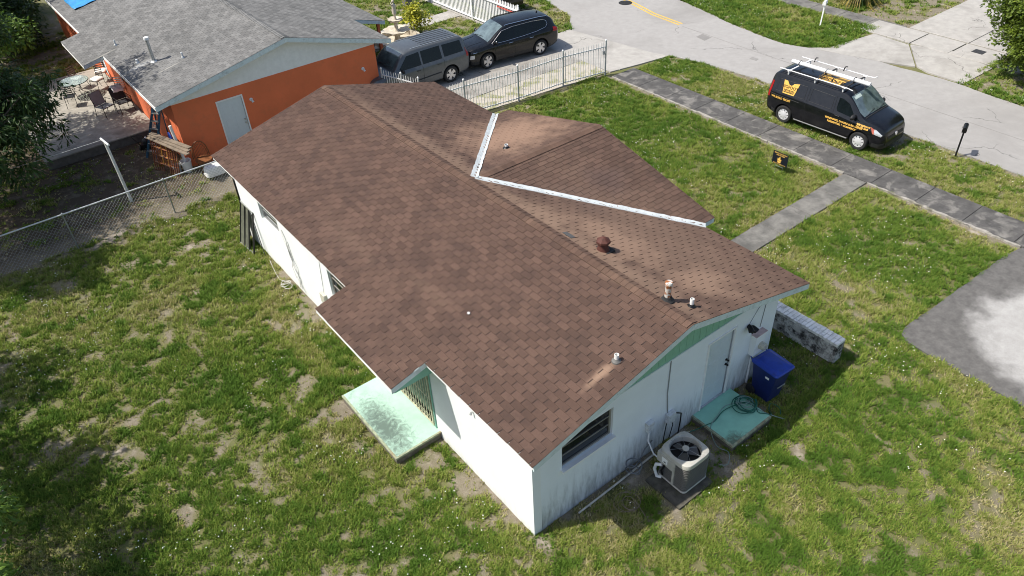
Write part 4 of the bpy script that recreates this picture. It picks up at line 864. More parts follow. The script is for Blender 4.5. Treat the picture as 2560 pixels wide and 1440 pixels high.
class Car:
    def __init__(s, name, label, loc, heading, spec, group=None):
        s.sp = spec; s.root = thing(name, label, spec.get('cat', 'car'), loc, heading, group)
        top, hw, bot, belt, rw = (pl(spec[k]) for k in ('top', 'hw', 'bot', 'belt', 'rw'))
        s.xf, s.xr = spec['xf'], spec['xr']; W = spec['W']/2
        n = 76; tt = np.linspace(0, 1, n); xs = s.xr+(s.xf-s.xr)*(0.5-0.5*np.cos(tt*math.pi))*0.55+(s.xf-s.xr)*tt*0.45
        rings = []
        for x in xs:
            T, h, zb_, be, r_ = top(x), hw(x)*W, bot(x), belt(x), rw(x)*W
            zs = min(be-.05, T-.09); r_ = min(r_, h-.03); ue = T-spec.get('edge', .07)
            if ue < zs+.03: ue = zs+.03
            half = [(0,zb_),(h*.86,zb_),(h*.965,zb_+.07),(h*.995,zb_+.22),(h,(zb_+zs)/2+.05),(h-.004,zs-.05),(h-.018,zs),(h-.035,zs+.022),
                    (r_+.012,ue-.02),(r_,ue),(r_-.02,T-.03),(r_-.07,T-.010),(r_*.6,T+spec.get('crown', .02)*.7),(0,T+spec.get('crown', .02))]
            rings.append(half+[(-y, z) for y, z in half[-2:0:-1]])
        bm = bmesh.new(); R = [[bm.verts.new((x, y, z)) for y, z in rg] for x, rg in zip(xs, rings)]; m_ = len(R[0])
        for i in range(n-1):
            for k in range(m_): bm.faces.new((R[i][k], R[i][(k+1) % m_], R[i+1][(k+1) % m_], R[i+1][k]))
        bm.faces.new(R[0][::-1]); bm.faces.new(R[-1])
        bmesh.ops.recalc_face_normals(bm, faces=bm.faces)
        me = bpy.data.meshes.new('body'); bm.to_mesh(me); bm.free(); me.materials.append(spec['paint']); me.materials.append(m_plast)
        tmp = bpy.data.objects.new('tmp_body', me); COL.objects.link(tmp); cut = []
        for wx in spec['wheels']:
            for sd_ in (-1, 1):
                c = MB().lathe([(spec['arch'], -.19), (spec['arch'], .19)], 32, (wx, sd_*(W-.10), spec['wr']+.02), 'y').mesh('cut', [spec['paint'], m_plast])
                c.polygons.foreach_set('material_index', [1]*len(c.polygons)); co = bpy.data.objects.new('tmp_cut', c); COL.objects.link(co); cut.append(co)
                b_ = tmp.modifiers.new('arch', 'BOOLEAN'); b_.operation = 'DIFFERENCE'; b_.object = co; b_.solver = 'EXACT'
        dg = bpy.context.evaluated_depsgraph_get(); me2 = bpy.data.meshes.new_from_object(tmp.evaluated_get(dg))
        for o in cut+[tmp]: bpy.data.objects.remove(o)
        if spec.get('cladding'):
            zc = spec['cladding']
            for p_ in me2.polygons:
                if p_.center.z < zc(p_.center.x): p_.material_index = 1
        smooth_by_angle(me2, 32); me2.name = 'body'
        s.body = link('body', me2, s.root)
        s.bvh = BVHTree.FromPolygons([v.co for v in me2.vertices], [tuple(p.vertices) for p in me2.polygons])
        for wx, st in zip(spec['wheels'], spec.get('steer', (0, 0))):
            for sd_ in (-1, 1): s.wheel(wx, sd_, W, st)
    def hit(s, o, d):
        r_ = s.bvh.ray_cast(Vector(o), Vector(d)); return r_
    def proj(s, view, a, c):
        o, d = {'L': ((a, 3, c), (0,-1,0)), 'R': ((a, -3, c), (0,1,0)), 'T': ((a, c, 4), (0,0,-1)), 'F': ((5, a, c), (-1,0,0)), 'B': ((-5, a, c), (1,0,0))}[view]
        r_ = s.hit(o, d); return (r_[0], r_[1]) if r_[0] is not None else (None, None)
    def patch(s, name, view, poly, mat, off=.006, cuts=5, parent=None, smooth=True, thick=0.0):
        bm = bmesh.new(); f = bm.faces.new([bm.verts.new((x, y, 0)) for x, y in poly]); bmesh.ops.triangulate(bm, faces=[f]) if len(poly) > 4 else None
        bmesh.ops.subdivide_edges(bm, edges=bm.edges, cuts=cuts, use_grid_fill=True); bad = []
        for v in bm.verts:
            p_, n_ = s.proj(view, v.co.x, v.co.y)
            if p_ is None: bad.append(v); continue
            v.co = p_+n_*off
        bmesh.ops.delete(bm, geom=bad, context='VERTS'); bmesh.ops.recalc_face_normals(bm, faces=bm.faces)
        me = bpy.data.meshes.new(name); bm.to_mesh(me); bm.free(); me.materials.append(mat)
        if smooth: me.polygons.foreach_set('use_smooth', [True]*len(me.polygons))
        o = link(name, me, parent or s.root)
        if thick: md = o.modifiers.new('thickness', 'SOLIDIFY'); md.thickness = thick; md.offset = 1
        return o
    def line(s, name, view, pts, w, mat, off=.004, parent=None, step=.06, round_=False):
        P = []
        for i in range(len(pts)-1):
            a, c = Vector(pts[i]), Vector(pts[i+1]); n = max(1, int((c-a).length/step)); P += [a+(c-a)*k/n for k in range(n)]
        P.append(Vector(pts[-1])); Q = [s.proj(view, p[0], p[1]) for p in P]; Q = [q for q in Q if q[0] is not None]
        if len(Q) < 2: return
        return MB().tube([q[0]+q[1]*off for q in Q], w/2, 6).build(name, mat, parent or s.root, True)
    def text(s, view, txt, x, z, size, mat, ang=0.0, flip=False, bold=.004, off=.007, name='lettering'):
        vs, fs = text_mb(txt, size, bold); mb = MB(); out = []
        for (a, c, _) in vs:
            a2 = (-a if flip else a); ca, sa = math.cos(ang), math.sin(ang); u_, v_ = x+a2*ca-c*sa, z+a2*sa+c*ca
            p_, n_ = s.proj(view, u_, v_); out.append(p_+n_*off if p_ is not None else Vector((u_, 0, v_)))
        mb.add(out, fs); return mb.build(name, mat, s.root)
    def wheel(s, wx, sd_, W, st):
        R = s.sp['wr']; tw = .115; e = bpy.data.objects.new('wheel', None); COL.objects.link(e); e.parent = s.root; e.location = (wx, sd_*(W-tw-.005), R); e.rotation_euler = (0, 0, st+(math.pi if sd_ < 0 else 0))
        rr = R*s.sp.get('rimf', .66)
        mb = MB().lathe([(rr,-tw*.8),(rr+.02,-tw),(R-.03,-tw),(R-.005,-tw*.7),(R,0),(R-.005,tw*.7),(R-.03,tw),(rr+.02,tw),(rr,tw*.8)], 36, (0,0,0), 'y', False); mb.build('tyre', m_rubber, e, True)
        mb = MB(); k = s.sp['rim']; y1 = tw*.78
        mb.lathe([(rr+.004,-tw*.6),(rr+.004,y1),(rr-.012,y1+.004),(rr-.022,y1-.03),(rr-.022,-tw*.6)], 36, (0,0,0), 'y', False)
        def spoke(ang, r0, r1, w0, w1, yy0, yy1, t=.025):
            c, si = math.cos(ang), math.sin(ang); d = Vector((c,0,si)); q = Vector((-si,0,c)); Y = Vector((0,1,0))
            a = [d*r0-q*w0, d*r1-q*w1, d*r1+q*w1, d*r0+q*w0]; yy = [yy0, yy1, yy1, yy0]
            mb.add([p+Y*v for p, v in zip(a, yy)]+[p+Y*(v-t) for p, v in zip(a, yy)], [(0,1,2,3),(7,6,5,4),(0,4,5,1),(1,5,6,2),(2,6,7,3),(3,7,4,0)])
        if k == 'cover':
            for i in range(9): spoke(i*2*math.pi/9, .05, rr-.008,   .03, rr*.205, y1+.012, y1-.002)
            mb.lathe([(.001,y1+.022),(.07,y1+.020),(.115,y1+.010),(.115,y1-.03)], 24, (0,0,0), 'y', False)
        else:
            for i in range(5):
                a = i*2*math.pi/5
                if k == 'twin': spoke(a-.17, .03, rr-.01, .035, .028, y1-.004, y1); spoke(a+.2, .03, rr-.01, .025, .05, y1-.012, y1-.006)
                else: spoke(a, .03, rr-.008, .045, rr*.33, y1-.006, y1-.004)
            mb.lathe([(.001,y1+.006),(.05,y1+.004),(.06,y1-.03)], 18, (0,0,0), 'y', False)
        mb.build('rim', simple('hubcap_silver', (0.72, 0.72, 0.73), 0.35, 0.3, var=0.05) if k == 'cover' else m_rim, e, True)
        MB().lathe([(.001,y1-.06),(rr-.02,y1-.06)], 24, (0,0,0), 'y', False).build('brake_disc', m_plast, e)
    def mirror(s, x, z, mat, sz=1.0):
        for v, sg in (('L', 1), ('R', -1)):
            p_, n_ = s.proj(v, x, z)
            if p_ is None: continue
            mb = MB(); c = p_+Vector((0, sg*.13*sz, .03)); mb.bar(p_, c, .05, .04)
            bm = bmesh.new(); bmesh.ops.create_icosphere(bm, subdivisions=2, radius=1)
            vs = [(c.x+v_.co.x*.085*sz*(1 if v_.co.x > 0 else .45), c.y+v_.co.y*.125*sz, c.z+.02+v_.co.z*.09*sz) for v_ in bm.verts]; fs = [tuple(q.index for q in f.verts) for f in bm.faces]; bm.free()
            mb.add(vs, fs); mb.build('mirror', mat, s.root, True)
def grow(poly, d):      # expand polygon from its centroid
    cx = sum(p[0] for p in poly)/len(poly); cy = sum(p[1] for p in poly)/len(poly)
    return [(x+(d if x > cx else -d), y+(d if y > cy else -d)) for x, y in poly]
# ---- grey SUV (boxy)
m_grey = paint('dark_grey_paint', (0.10, 0.108, 0.115), 0.30, 0.4)
g1 = Car('parked_car', 'dark grey boxy sport utility car nosed up to the orange house', (10.27, 20.72, 0.0), math.pi-0.015, dict(
    cat='car', xf=2.38, xr=-2.42, W=1.96, wheels=(1.40, -1.375), wr=.365, arch=.43, rim='steel', paint=m_grey, edge=.055, crown=.022,
    top=[(-2.42,1.02),(-2.36,1.30),(-2.22,1.72),(-2.0,1.80),(0.2,1.84),(0.62,1.80),(0.95,1.60),(1.30,1.22),(1.42,1.15),(2.1,1.06),(2.30,.96),(2.38,.74)],
    hw=[(-2.42,.88),(-2.3,.97),(-1.8,1.0),(1.6,1.0),(2.1,.95),(2.38,.80)], bot=[(-2.42,.42),(-2.2,.30),(-1.7,.25),(1.7,.25),(2.2,.27),(2.38,.38)],
    belt=[(-2.42,1.12),(1.4,1.10),(2.38,.9)], rw=[(-2.42,.72),(-2.2,.74),(.5,.74),(1.3,.90),(1.5,.94),(2.38,.78)]))
for v, sg in (('L', 1), ('R', -1)):
    A = [(0.02,1.17),(0.93,1.17),(1.08,1.24),(0.62,1.66),(0.02,1.69)]; B = [(-1.02,1.17),(-0.06,1.17),(-0.06,1.69),(-1.0,1.69)]; C = [(-2.12,1.20),(-1.14,1.20),(-1.12,1.68),(-2.05,1.66)]
    for P in (A, B, C):
        g1.patch('window', v, P, m_cglass, .007)
    for x in (0.0-.02, -1.08): g1.line('door_seam', v, [(x,.36),(x,1.13)], .010, m_seam, .001)
    g1.line('door_seam', v, [(1.02,.36),(1.02,1.06)], .010, m_seam, .001)
    g1.line('trim_strip', v, [(-.88,.62),(.9,.58)], .045, m_plast, .004)
    for x in (.12, -.9): g1.line('door_handle', v, [(x,.99),(x+.18,.995)], .03, m_plast, .018)
    g1.patch('tail_lamp', v, [(-2.36,.95),(-2.24,.95),(-2.22,1.32),(-2.33,1.30)], m_red, .008)
    g1.patch('head_lamp', v, [(2.02,.76),(2.22,.74),(2.18,.92),(2.0,.95)], m_lens, .008)
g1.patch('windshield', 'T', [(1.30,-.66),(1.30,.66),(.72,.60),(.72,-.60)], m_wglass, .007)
g1.line('wiper', 'T', [(1.30,-.5),(1.22,.1)], .018, m_plast, .02); g1.line('wiper', 'T', [(1.30,.05),(1.22,.6)], .018, m_plast, .02)
for y in (-.50,-.30,-.10,.10,.30,.50): g1.line('roof_rib', 'T', [(-1.95,y),(-.25,y)], .03, m_grey, .004)
g1.line('roof_rail', 'T', [(-2.05,.60),(.3,.60)], .035, m_alu, .01); g1.line('roof_rail', 'T', [(-2.05,-.60),(.3,-.60)], .035, m_alu, .01)
g1.patch('grille', 'F', [(-.45,.55),(.45,.55),(.5,.80),(-.5,.80)], m_plast, .008); g1.patch('rear_window', 'B', [(-.6,1.2),(.6,1.2),(.55,1.6),(-.55,1.6)], m_cglass, .008)
g1.mirror(0.98, 1.14, m_plast, 1.0)
# ---- black SUV (rounded, chrome trim)
m_black = paint('black_paint', (0.004, 0.0043, 0.005), 0.16)
g2 = Car('parked_car', 'glossy black rounded sport utility car with chrome window trim parked on the driveway', (15.20, 20.50, 0.0), math.pi-math.radians(8.3), dict(
    cat='car', xf=2.36, xr=-2.40, W=1.90, wheels=(1.42, -1.345), wr=.36, arch=.425, rim='twin', steer=(0.22, 0), paint=m_black, edge=.06, crown=.03, rimf=.68,
    top=[(-2.40,.92),(-2.33,1.12),(-2.12,1.48),(-1.9,1.61),(-1.2,1.67),(0.0,1.68),(.40,1.62),(.80,1.42),(1.25,1.12),(1.36,1.08),(2.0,1.00),(2.24,.90),(2.36,.68)],
    hw=[(-2.40,.80),(-2.25,.93),(-1.7,1.0),(1.4,1.0),(2.0,.95),(2.22,.86),(2.36,.72)], bot=[(-2.4,.45),(-2.15,.30),(-1.7,.24),(1.7,.24),(2.15,.25),(2.36,.34)],
    belt=[(-2.4,1.12),(-1.2,1.08),(1.3,1.0),(2.36,.86)], rw=[(-2.4,.62),(-2.1,.68),(-.5,.72),(.3,.72),(1.25,.88),(1.5,.93),(2.2,.80),(2.36,.64)], cladding=lambda x: .40))
for v, sg in (('L', 1), ('R', -1)):
    A = [(0.05,1.10),(1.02,1.06),(1.08,1.10),(.55,1.44),(.05,1.52)]; B = [(-1.0,1.14),(0.0,1.10),(0.0,1.52),(-.98,1.54)]; C = [(-1.72,1.30),(-1.62,1.22),(-1.05,1.15),(-1.03,1.54),(-1.6,1.50),(-1.73,1.42)]
    for P in (A, B, C): g2.patch('window', v, P, m_cglass, .006)
    g2.line('chrome_trim', v, [(1.14,1.055),(.5,1.055),(-.5,1.095),(-1.15,1.14),(-1.66,1.22),(-1.78,1.32),(-1.76,1.46),(-1.6,1.535),(-1.0,1.575),(0,1.56),(.56,1.48),(1.14,1.07)], .022, m_chrome, .006)
    for x in (.02, -1.03): g2.line('door_seam', v, [(x,.34),(x,1.05)], .009, m_seam, .001)
    g2.line('door_seam', v, [(1.02,.36),(1.05,1.02)], .009, m_seam, .001)
    for x in (.12, -.95): g2.line('door_handle', v, [(x,.955),(x+.21,.95)], .028, m_chrome, .018)
    g2.patch('tail_lamp', v, [(-2.30,.95),(-2.02,.98),(-2.05,1.16),(-2.25,1.10)], m_red, .008)
    g2.patch('head_lamp', v, [(2.06,.60),(2.24,.58),(2.22,.74),(2.05,.76)], m_lens, .010); g2.line('running_light', v, [(1.92,.86),(2.1,.84)], .03, m_chrome, .006)
    g2.line('roof_rail', 'T', [(-1.85,sg*.60),(-1.0,sg*.635),(0,sg*.64),(.35,sg*.60)], .035, m_chrome if sg > 0 else m_plast, .02)
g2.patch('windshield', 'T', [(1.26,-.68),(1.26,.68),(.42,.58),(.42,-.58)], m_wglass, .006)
g2.patch('grille', 'F', [(-.62,.50),(.62,.50),(.66,.76),(-.66,.76)], m_plast, .01); g2.line('bumper_trim', 'F', [(-.7,.36),(-.4,.33),(.4,.33),(.7,.36)], .035, m_alu, .012); g2.line('bumper_trim', 'F', [(-.72,.52),(-.3,.49),(.3,.49),(.72,.52)], .03, m_chrome, .012)
g2.line('hood_crease', 'T', [(1.4,.42),(2.15,.36)], .012, m_black, .004); g2.line('hood_crease', 'T', [(1.4,-.42),(2.15,-.36)], .012, m_black, .004)
g2.line('wiper', 'T', [(1.26,-.5),(1.18,.1)], .016, m_plast, .02); g2.mirror(.98, 1.08, m_black, .95)
mb = MB().prism([(-1.75,-.015,1.64),(-1.62,-.015,1.64),(-1.70,-.015,1.72),(-1.74,-.015,1.72)], (0,.03,0)); mb.build('antenna', m_plast, g2.root)
# ---- black van with ladder rack and yellow lettering
m_van = paint('van_black', (0.004, 0.0044, 0.006), 0.18)
vn = Car('parked_van', 'black delivery van with yellow lettering and a white roof rack on the grass verge', (19.58, 6.28, 0.0), -math.pi/2+math.radians(1.8), dict(
    cat='van', xf=2.36, xr=-2.40, W=1.80, wheels=(1.51, -1.55), wr=.335, arch=.39, rim='cover', rimf=.64, paint=m_van, edge=.075, crown=.018,
    top=[(-2.40,1.20),(-2.36,1.52),(-2.22,1.76),(-2.0,1.81),(0.2,1.82),(.60,1.805),(.84,1.70),(1.14,1.46),(1.44,1.20),(1.55,1.15),(1.98,1.05),(2.24,.93),(2.32,.80),(2.36,.62)],
    hw=[(-2.40,.86),(-2.3,.95),(-1.9,1.0),(1.4,1.0),(1.9,.95),(2.2,.84),(2.36,.70)], bot=[(-2.4,.38),(-2.2,.28),(-1.8,.22),(1.8,.22),(2.2,.20),(2.36,.27)],
    belt=[(-2.4,1.16),(.2,1.10),(1.3,1.0),(2.36,.82)], rw=[(-2.4,.74),(-2.2,.79),(.5,.79),(1.2,.87),(1.55,.92),(2.2,.78),(2.36,.62)], cladding=lambda x: .40 if abs(x) > 1.95 else (.30 if abs(x) < 1.1 else .2)))
m_yel = simple('yellow_vinyl', (0.78, 0.46, 0.10), 0.5, var=0.18, scale=18); m_dkl = simple('dark_vinyl', (0.06, 0.035, 0.012), 0.5)
for v, sg in (('L', 1), ('R', -1)):
    vn.patch('window', v, [(.50,1.14),(1.12,1.08),(1.18,1.12),(.86,1.50),(.58,1.60),(.44,1.60),(.44,1.24)], m_cglass, .006)
    vn.patch('quarter_window', v, [(1.20,1.06),(1.44,1.03),(1.24,1.13)], m_cglass, .006, 3)
    for pts in ([(.36,.34),(.36,1.06),(.34,1.62)], [(1.28,.40),(1.30,1.02)], [(-.72,.36),(-.74,1.10),(-.72,1.62)]): vn.line('door_seam', v, pts, .010, m_seam, .001)
    vn.line('panel_edge', v, [(-2.2,1.12),(-.85,1.08)], .022, m_van, .004); vn.line('slide_rail', v, [(-2.28,1.02),(-1.0,.98)], .018, m_plast, .004)
    for P_ in ([(-.64,1.15),(.26,1.13),(.26,1.58),(-.62,1.60)], [(-2.06,1.17),(-.84,1.15),(-.84,1.60),(-1.98,1.60)]): vn.line('pressed_edge', v, P_+[P_[0]], .012, m_plast, .002)
    vn.line('sill', v, [(-1.1,.30),(1.08,.30)], .05, simple('grey_sill', (0.16,0.16,0.16), .5), .005); vn.line('door_handle', v, [(.46,1.0),(.64,.99)], .03, m_plast, .018)
    vn.patch('tail_lamp', v, [(-2.36,.86),(-2.27,.86),(-2.20,1.46),(-2.28,1.46)], m_red, .008)
    vn.patch('head_lamp', v, [(1.98,.76),(2.20,.70),(2.24,.76),(2.0,.92),(1.94,.92)], m_lens, .010); vn.patch('side_marker', v, [(1.80,.98),(1.94,.92),(1.98,.76),(1.93,.76)], simple('amber_lens', (0.45,0.12,0.08), .25), .009, 3)
    for k in range(4): vn.line('roof_rib', 'T', [(-2.05,sg*(.50+.05*k)),(.3,sg*(.50+.05*k))], .014, m_plast, .002)
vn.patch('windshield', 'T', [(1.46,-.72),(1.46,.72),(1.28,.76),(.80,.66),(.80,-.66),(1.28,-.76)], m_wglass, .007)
vn.patch('sun_visor', 'T', [(.84,-.58),(.84,-.20),(.94,-.20),(.94,-.60)], simple('pale_visor', (0.42,0.50,0.46), .5), .010, 3)
vn.line('wiper', 'T', [(1.48,-.6),(1.38,.0)], .018, m_plast, .02); vn.line('wiper', 'T', [(1.48,.1),(1.38,.65)], .018, m_plast, .02)
vn.line('cowl', 'T', [(1.52,-.72),(1.52,.72)], .05, m_plast, .0)
vn.patch('grille', 'F', [(-.5,.56),(.5,.56),(.52,.68),(-.52,.68)], m_plast, .01); vn.patch('lower_grille', 'F', [(-.45,.28),(.45,.28),(.5,.42),(-.5,.42)], m_plast, .01)
mb = MB(); p_, n_ = vn.proj('F', 0.0, .66); mb.tube([p_+n_*.005, p_+n_*.02], [.075,.07], 16)
ob = mb.build('badge', m_chrome, vn.root); ob.scale = (1, 1.0, 1.0)
for sg in (-1, 1): vn.patch('fog_lamp', 'F', [(sg*.52,.30),(sg*.66,.32),(sg*.66,.40),(sg*.54,.38)], m_plast, .012, 2)
vn.mirror(1.16, 1.12, m_plast, 1.15)
# lettering on the kerb side: the vehicle's own right side
def logo(view, x, z, w, h, flip=1, tall=1):
    P = lambda a, c: (x+flip*a*w, z+c*h)
    out = [(-.5,.5),(-.28,.5),(-.1,.22),(.06,.2),(.2,.40),(.55,.5),(.36,-.5),(-.40,-.5)]
    vn.patch('logo_shield', view, [P(*p) for p in out], m_yel, .010, 4)
    inn = [(-.40,-.16),(.34,-.16),(.30,-.40),(-.36,-.40)]; vn.patch('logo_band', view, [P(*p) for p in inn], m_dkl, .0125, 3)
X0, Z0 = -1.50, 1.37
logo('R', X0, Z0, .62, .46)
vn.text('R', 'BIGFOOT', X0, 1.335, .155, m_dkl, 0, False, .003, .0135); vn.text('R', 'HOME PROS', X0-.01, 1.215, .085, m_yel, 0, False, .002, .016)
vn.text('R', 'WE BUILD TRUST', -1.76, .885, .105, m_yel, -.01, False, .004)
vn.text('R', 'WINDOWS, DOORS & ROOFING', .84, .80, .098, m_yel, 0, False, .005); vn.text('R', 'RESIDENTIAL & COMMERCIAL', .82, .69, .088, m_yel, 0, False, .005)
vn.text('R', 'FREE ESTIMATE', 1.55, .915, .075, m_yel, -.05, False, .004); vn.text('R', '786-505-3668', 1.53, .835, .08, m_yel, -.05, False, .004)
# roof graphic
out = [(-.80,.46),(-.55,.46),(-.25,.12),(.0,.12),(.25,.46),(.72,.46),(.52,-.46),(-.62,-.46)]
vn.patch('roof_logo', 'T', [(-.30+a*.72, c*.80) for a, c in out], m_yel, .006, 5)
for k in range(3): vn.line('roof_logo_line', 'T', [(-.85+.3*k,-.1),(-.62+.3*k,-.30)], .03, m_dkl, .008)
vn.text('T', 'BIGFOOT', -.33, -.22, .23, m_dkl, 0, False, .010, .010); vn.line('roof_logo_line', 'T', [(-.70,-.30),(.04,-.30)], .05, m_dkl, .008)
# rack
rk = bpy.data.objects.new('roof_rack', None); COL.objects.link(rk); rk.parent = vn.root
m_rackw = simple('white_rack', (0.80, 0.80, 0.80), 0.35, 0.1, var=0.05)
for sg in (-1, 1):
    mb = MB(); mb.tube([(-2.12,sg*.70,1.96),(.62,sg*.70,1.98)]+([(.80,sg*.70,2.00),(.90,sg*.70,2.06)] if sg > 0 else [(.78,sg*.66,1.93)]), .018, 8); mb.build('side_rail', m_rackw, rk, True)
for x in (-1.75, -.65, .45):
    MB().bar((x,-.74,1.93),(x,.74,1.93),.05,.03).build('crossbar', m_plast if x > -1.5 else m_rackw, rk)
    for sg in (-1, 1): mb = MB(); mb.bar((x,sg*.68,1.80),(x,sg*.70,1.94),.04,.06); mb.bar((x-.06,sg*.69,1.955),(x+.08,sg*.69,1.955),.05,.035); mb.build('foot_clamp', m_rackw, rk)
for x, y in ((-1.55,.62), (-.35,.62), (-.10,-.55)): mb = MB(); mb.tube([(x,y,1.94),(x+.02,y,2.06),(x+.05,y,2.12),(x+.12,y,2.13)], .02, 6); mb.build('ladder_hook', m_plast, rk)
mb = MB(); mb.tube([(-2.08,-.02,2.03),(-2.05,-.02,2.03),(1.02,.0,2.03),(1.04,.0,2.03)], [.068,.072,.072,.068], 16); mb.build('conduit_carrier', m_rackw, rk, True)
for x in (-1.75, -.65, .45): mb = MB(); mb.tube([(x,-.12+.12*math.cos(t)-(-.12),2.03+.08*math.sin(t)) for t in np.linspace(0, 2*math.pi, 17)[:-1]], .012, 5, True); mb.build('carrier_strap', m_plast, rk)
# ---- dark car beyond the white gate, only its flank shows at the top edge
g3 = Car('parked_car', 'dark car at the top edge behind the white picket gate', (18.95, 27.0, 0.0), math.pi/2, dict(
    cat='car', xf=2.3, xr=-2.3, W=1.8, wheels=(1.35, -1.35), wr=.33, arch=.39, rim='steel', paint=m_black, edge=.06, crown=.02,
    top=[(-2.3,.9),(-2.2,1.05),(-1.7,1.12),(-1.1,1.42),(.0,1.46),(.4,1.40),(1.1,1.02),(2.0,.9),(2.3,.6)], hw=[(-2.3,.8),(-2.0,.97),(1.5,1.0),(2.3,.72)], bot=[(-2.3,.35),(-1.8,.22),(1.8,.22),(2.3,.3)],
    belt=[(-2.3,1.0),(2.3,.85)], rw=[(-2.3,.7),(-1.5,.78),(-1.0,.70),(.4,.70),(1.2,.88),(2.3,.64)]))
for v in 'LR': g3.patch('window', v, [(-.9,1.02),(.75,.98),(.25,1.32),(-.75,1.34)], m_cglass, .006); g3.patch('tail_lamp', v, [(-2.25,.72),(-2.05,.74),(-2.06,.92),(-2.22,.90)], m_red, .008)
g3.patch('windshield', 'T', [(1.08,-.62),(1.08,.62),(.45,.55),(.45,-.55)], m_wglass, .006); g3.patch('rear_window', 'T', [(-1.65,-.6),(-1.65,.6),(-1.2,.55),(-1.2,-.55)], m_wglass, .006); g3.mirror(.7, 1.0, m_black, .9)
# ------------------------------------------------------------------ fences
m_galv = simple('galvanised', (0.30, 0.32, 0.32), 0.45, 0.6, var=0.2, scale=12)
m_galvl = simple('bright_galvanised', (0.60, 0.61, 0.60), 0.4, 0.4, var=0.12, scale=12)
cf = thing('chain_link_fence', 'galvanised chain link fence between the back yards', 'fence', (-4.5, 17.5, -0.03), world=True)
FY = 17.45; fx0, fx1, FH = -10.5, 0.85, 1.28
MB().tube([(fx0,FY,FH),(fx1,FY,FH)], .024, 10).build('top_rail', m_galvl, cf, True)
for x in (-10.5, -7.6, -4.53, -1.40, .85):
    MB().tube([(x,FY,-.05),(x,FY,FH-.02)], .022 if x < .8 else .035, 10).build('post', m_galv, cf, True); MB().lathe([(.03,0),(.03,.03),(.012,.055)], 10, (x,FY,FH+.005)).build('post_cap', m_galvl, cf)
mb = MB(); s_ = .125; h_ = FH-.06; x = fx0-h_
while x < fx1:
    for dx in (1, -1):
        a = (x, FY-.024*dx*.2, .02) if dx > 0 else (x+h_, FY+.004, .02); e = (a[0]+dx*h_, a[1], h_+.02)
        # clip to the fence run
        p0, p1 = Vector(a), Vector(e); t0, t1 = 0.0, 1.0; d = p1.x-p0.x
        ta, tb = (fx0-p0.x)/d, (fx1-p0.x)/d; t0 = max(t0, min(ta, tb)); t1 = min(t1, max(ta, tb))
        if t1-t0 > .02: mb.tube([p0.lerp(p1, t0), p0.lerp(p1, t1)], .0034, 3, caps=False)
    x += s_
mb.build('wire_mesh', m_galv, cf, kind='stuff')
# wrought iron picket fence along the driveway
m_iron = simple('pale_grey_iron', (0.70, 0.70, 0.69), 0.5, 0.2, var=0.12, scale=10); m_ironp = simple('grey_iron_post', (0.45, 0.46, 0.46), 0.5, 0.2, var=0.12)
def iron_fence(name, pts, label, gate_last=False, h=1.46, z0=.08):
    t = thing(name, label, 'fence', (pts[0][0], pts[0][1], -0.02), world=True)
    for i, p in enumerate(pts):
        MB().box(p[0]-.028, p[0]+.028, p[1]-.028, p[1]+.028, -.05, h+.06).build('post', m_ironp, t); MB().lathe([(.04,0),(.04,.02),(.028,.045),(.01,.06)], 10, (p[0],p[1],h+.061)).build('post_cap', m_white, t)
    for a, c in zip(pts, pts[1:]):
        A, C = Vector((*a, 0)), Vector((*c, 0)); L = (C-A).length; n = int(L/.118)
        for z in (z0+.06, h-.20): MB().bar(A+(C-A)*(.03/L)+Vector((0,0,z)), C-(C-A)*(.03/L)+Vector((0,0,z)), .035, .035).build('rail', m_iron, t)
        for k in range(1, n):
            p = A+(C-A)*(k/n); mb = MB(); q = .0105; zt = h-.02+.05*0
            mb.add([(p.x-q,p.y-q,z0),(p.x+q,p.y-q,z0),(p.x+q,p.y+q,z0),(p.x-q,p.y+q,z0),(p.x-q,p.y-q,zt),(p.x+q,p.y-q,zt),(p.x+q,p.y+q,zt),(p.x-q,p.y+q,zt),(p.x,p.y,zt+.06)],
                   [(0,1,5,4),(1,2,6,5),(2,3,7,6),(3,0,4,7),(4,5,8),(5,6,8),(6,7,8),(7,4,8),(3,2,1,0)]); mb.build('picket', m_iron, t)
    return t
f1 = iron_fence('iron_fence', [(8.2,16.75),(10.15,16.6),(12.55,16.22),(14.87,16.10),(16.95,15.70)], 'pale iron picket fence with pointed tops between the lawn and the driveway')
MB().box(16.80,16.86,15.66,15.80,.95,1.10).build('gate_latch', m_ironp, f1)
iron_fence('iron_fence', [(8.42,20.0),(8.75,19.0),(9.0,18.1)], 'short run of pale iron fence at the corner of the orange house', h=1.42)
rg = thing('picket_gate', 'long white picket rolling gate in front of the dark car', 'gate', (16.95, 24, -0.02), world=True)
m_whitei = simple('white_iron', (0.88, 0.88, 0.86), 0.5, 0.1, var=0.06)
gy0, gy1 = 21.7, 33.0
for z in (.14, .18+.0, 1.32): MB().bar((16.95,gy0,z),(16.95,gy1,z),.06,.05).build('rail', m_whitei, rg) if z != .18 else None
n = int((gy1-gy0)/.125)
for k in range(n+1):
    y = gy0+(gy1-gy0)*k/n; mb = MB(); q = .031; mb.box(16.955-.008+.03, 16.955+.012+.03, y-q, y+q, .10, 1.50); mb.add([(16.977,y-q,1.5),(16.977,y+q,1.5),(16.997,y+q,1.5),(16.997,y-q,1.5),(16.987,y,1.57)], [(0,1,4),(1,2,4),(2,3,4),(3,0,4)]); mb.build('picket', m_whitei, rg)
for y in (gy0-.05, 25.5, 29.3): MB().box(16.88,16.95-.032,y-.04,y+.04,-.03,1.62).build('post', m_whitei, rg); MB().box(16.87,16.925,y-.05,y+.05,1.62,1.65).build('post_cap', m_whitei, rg)
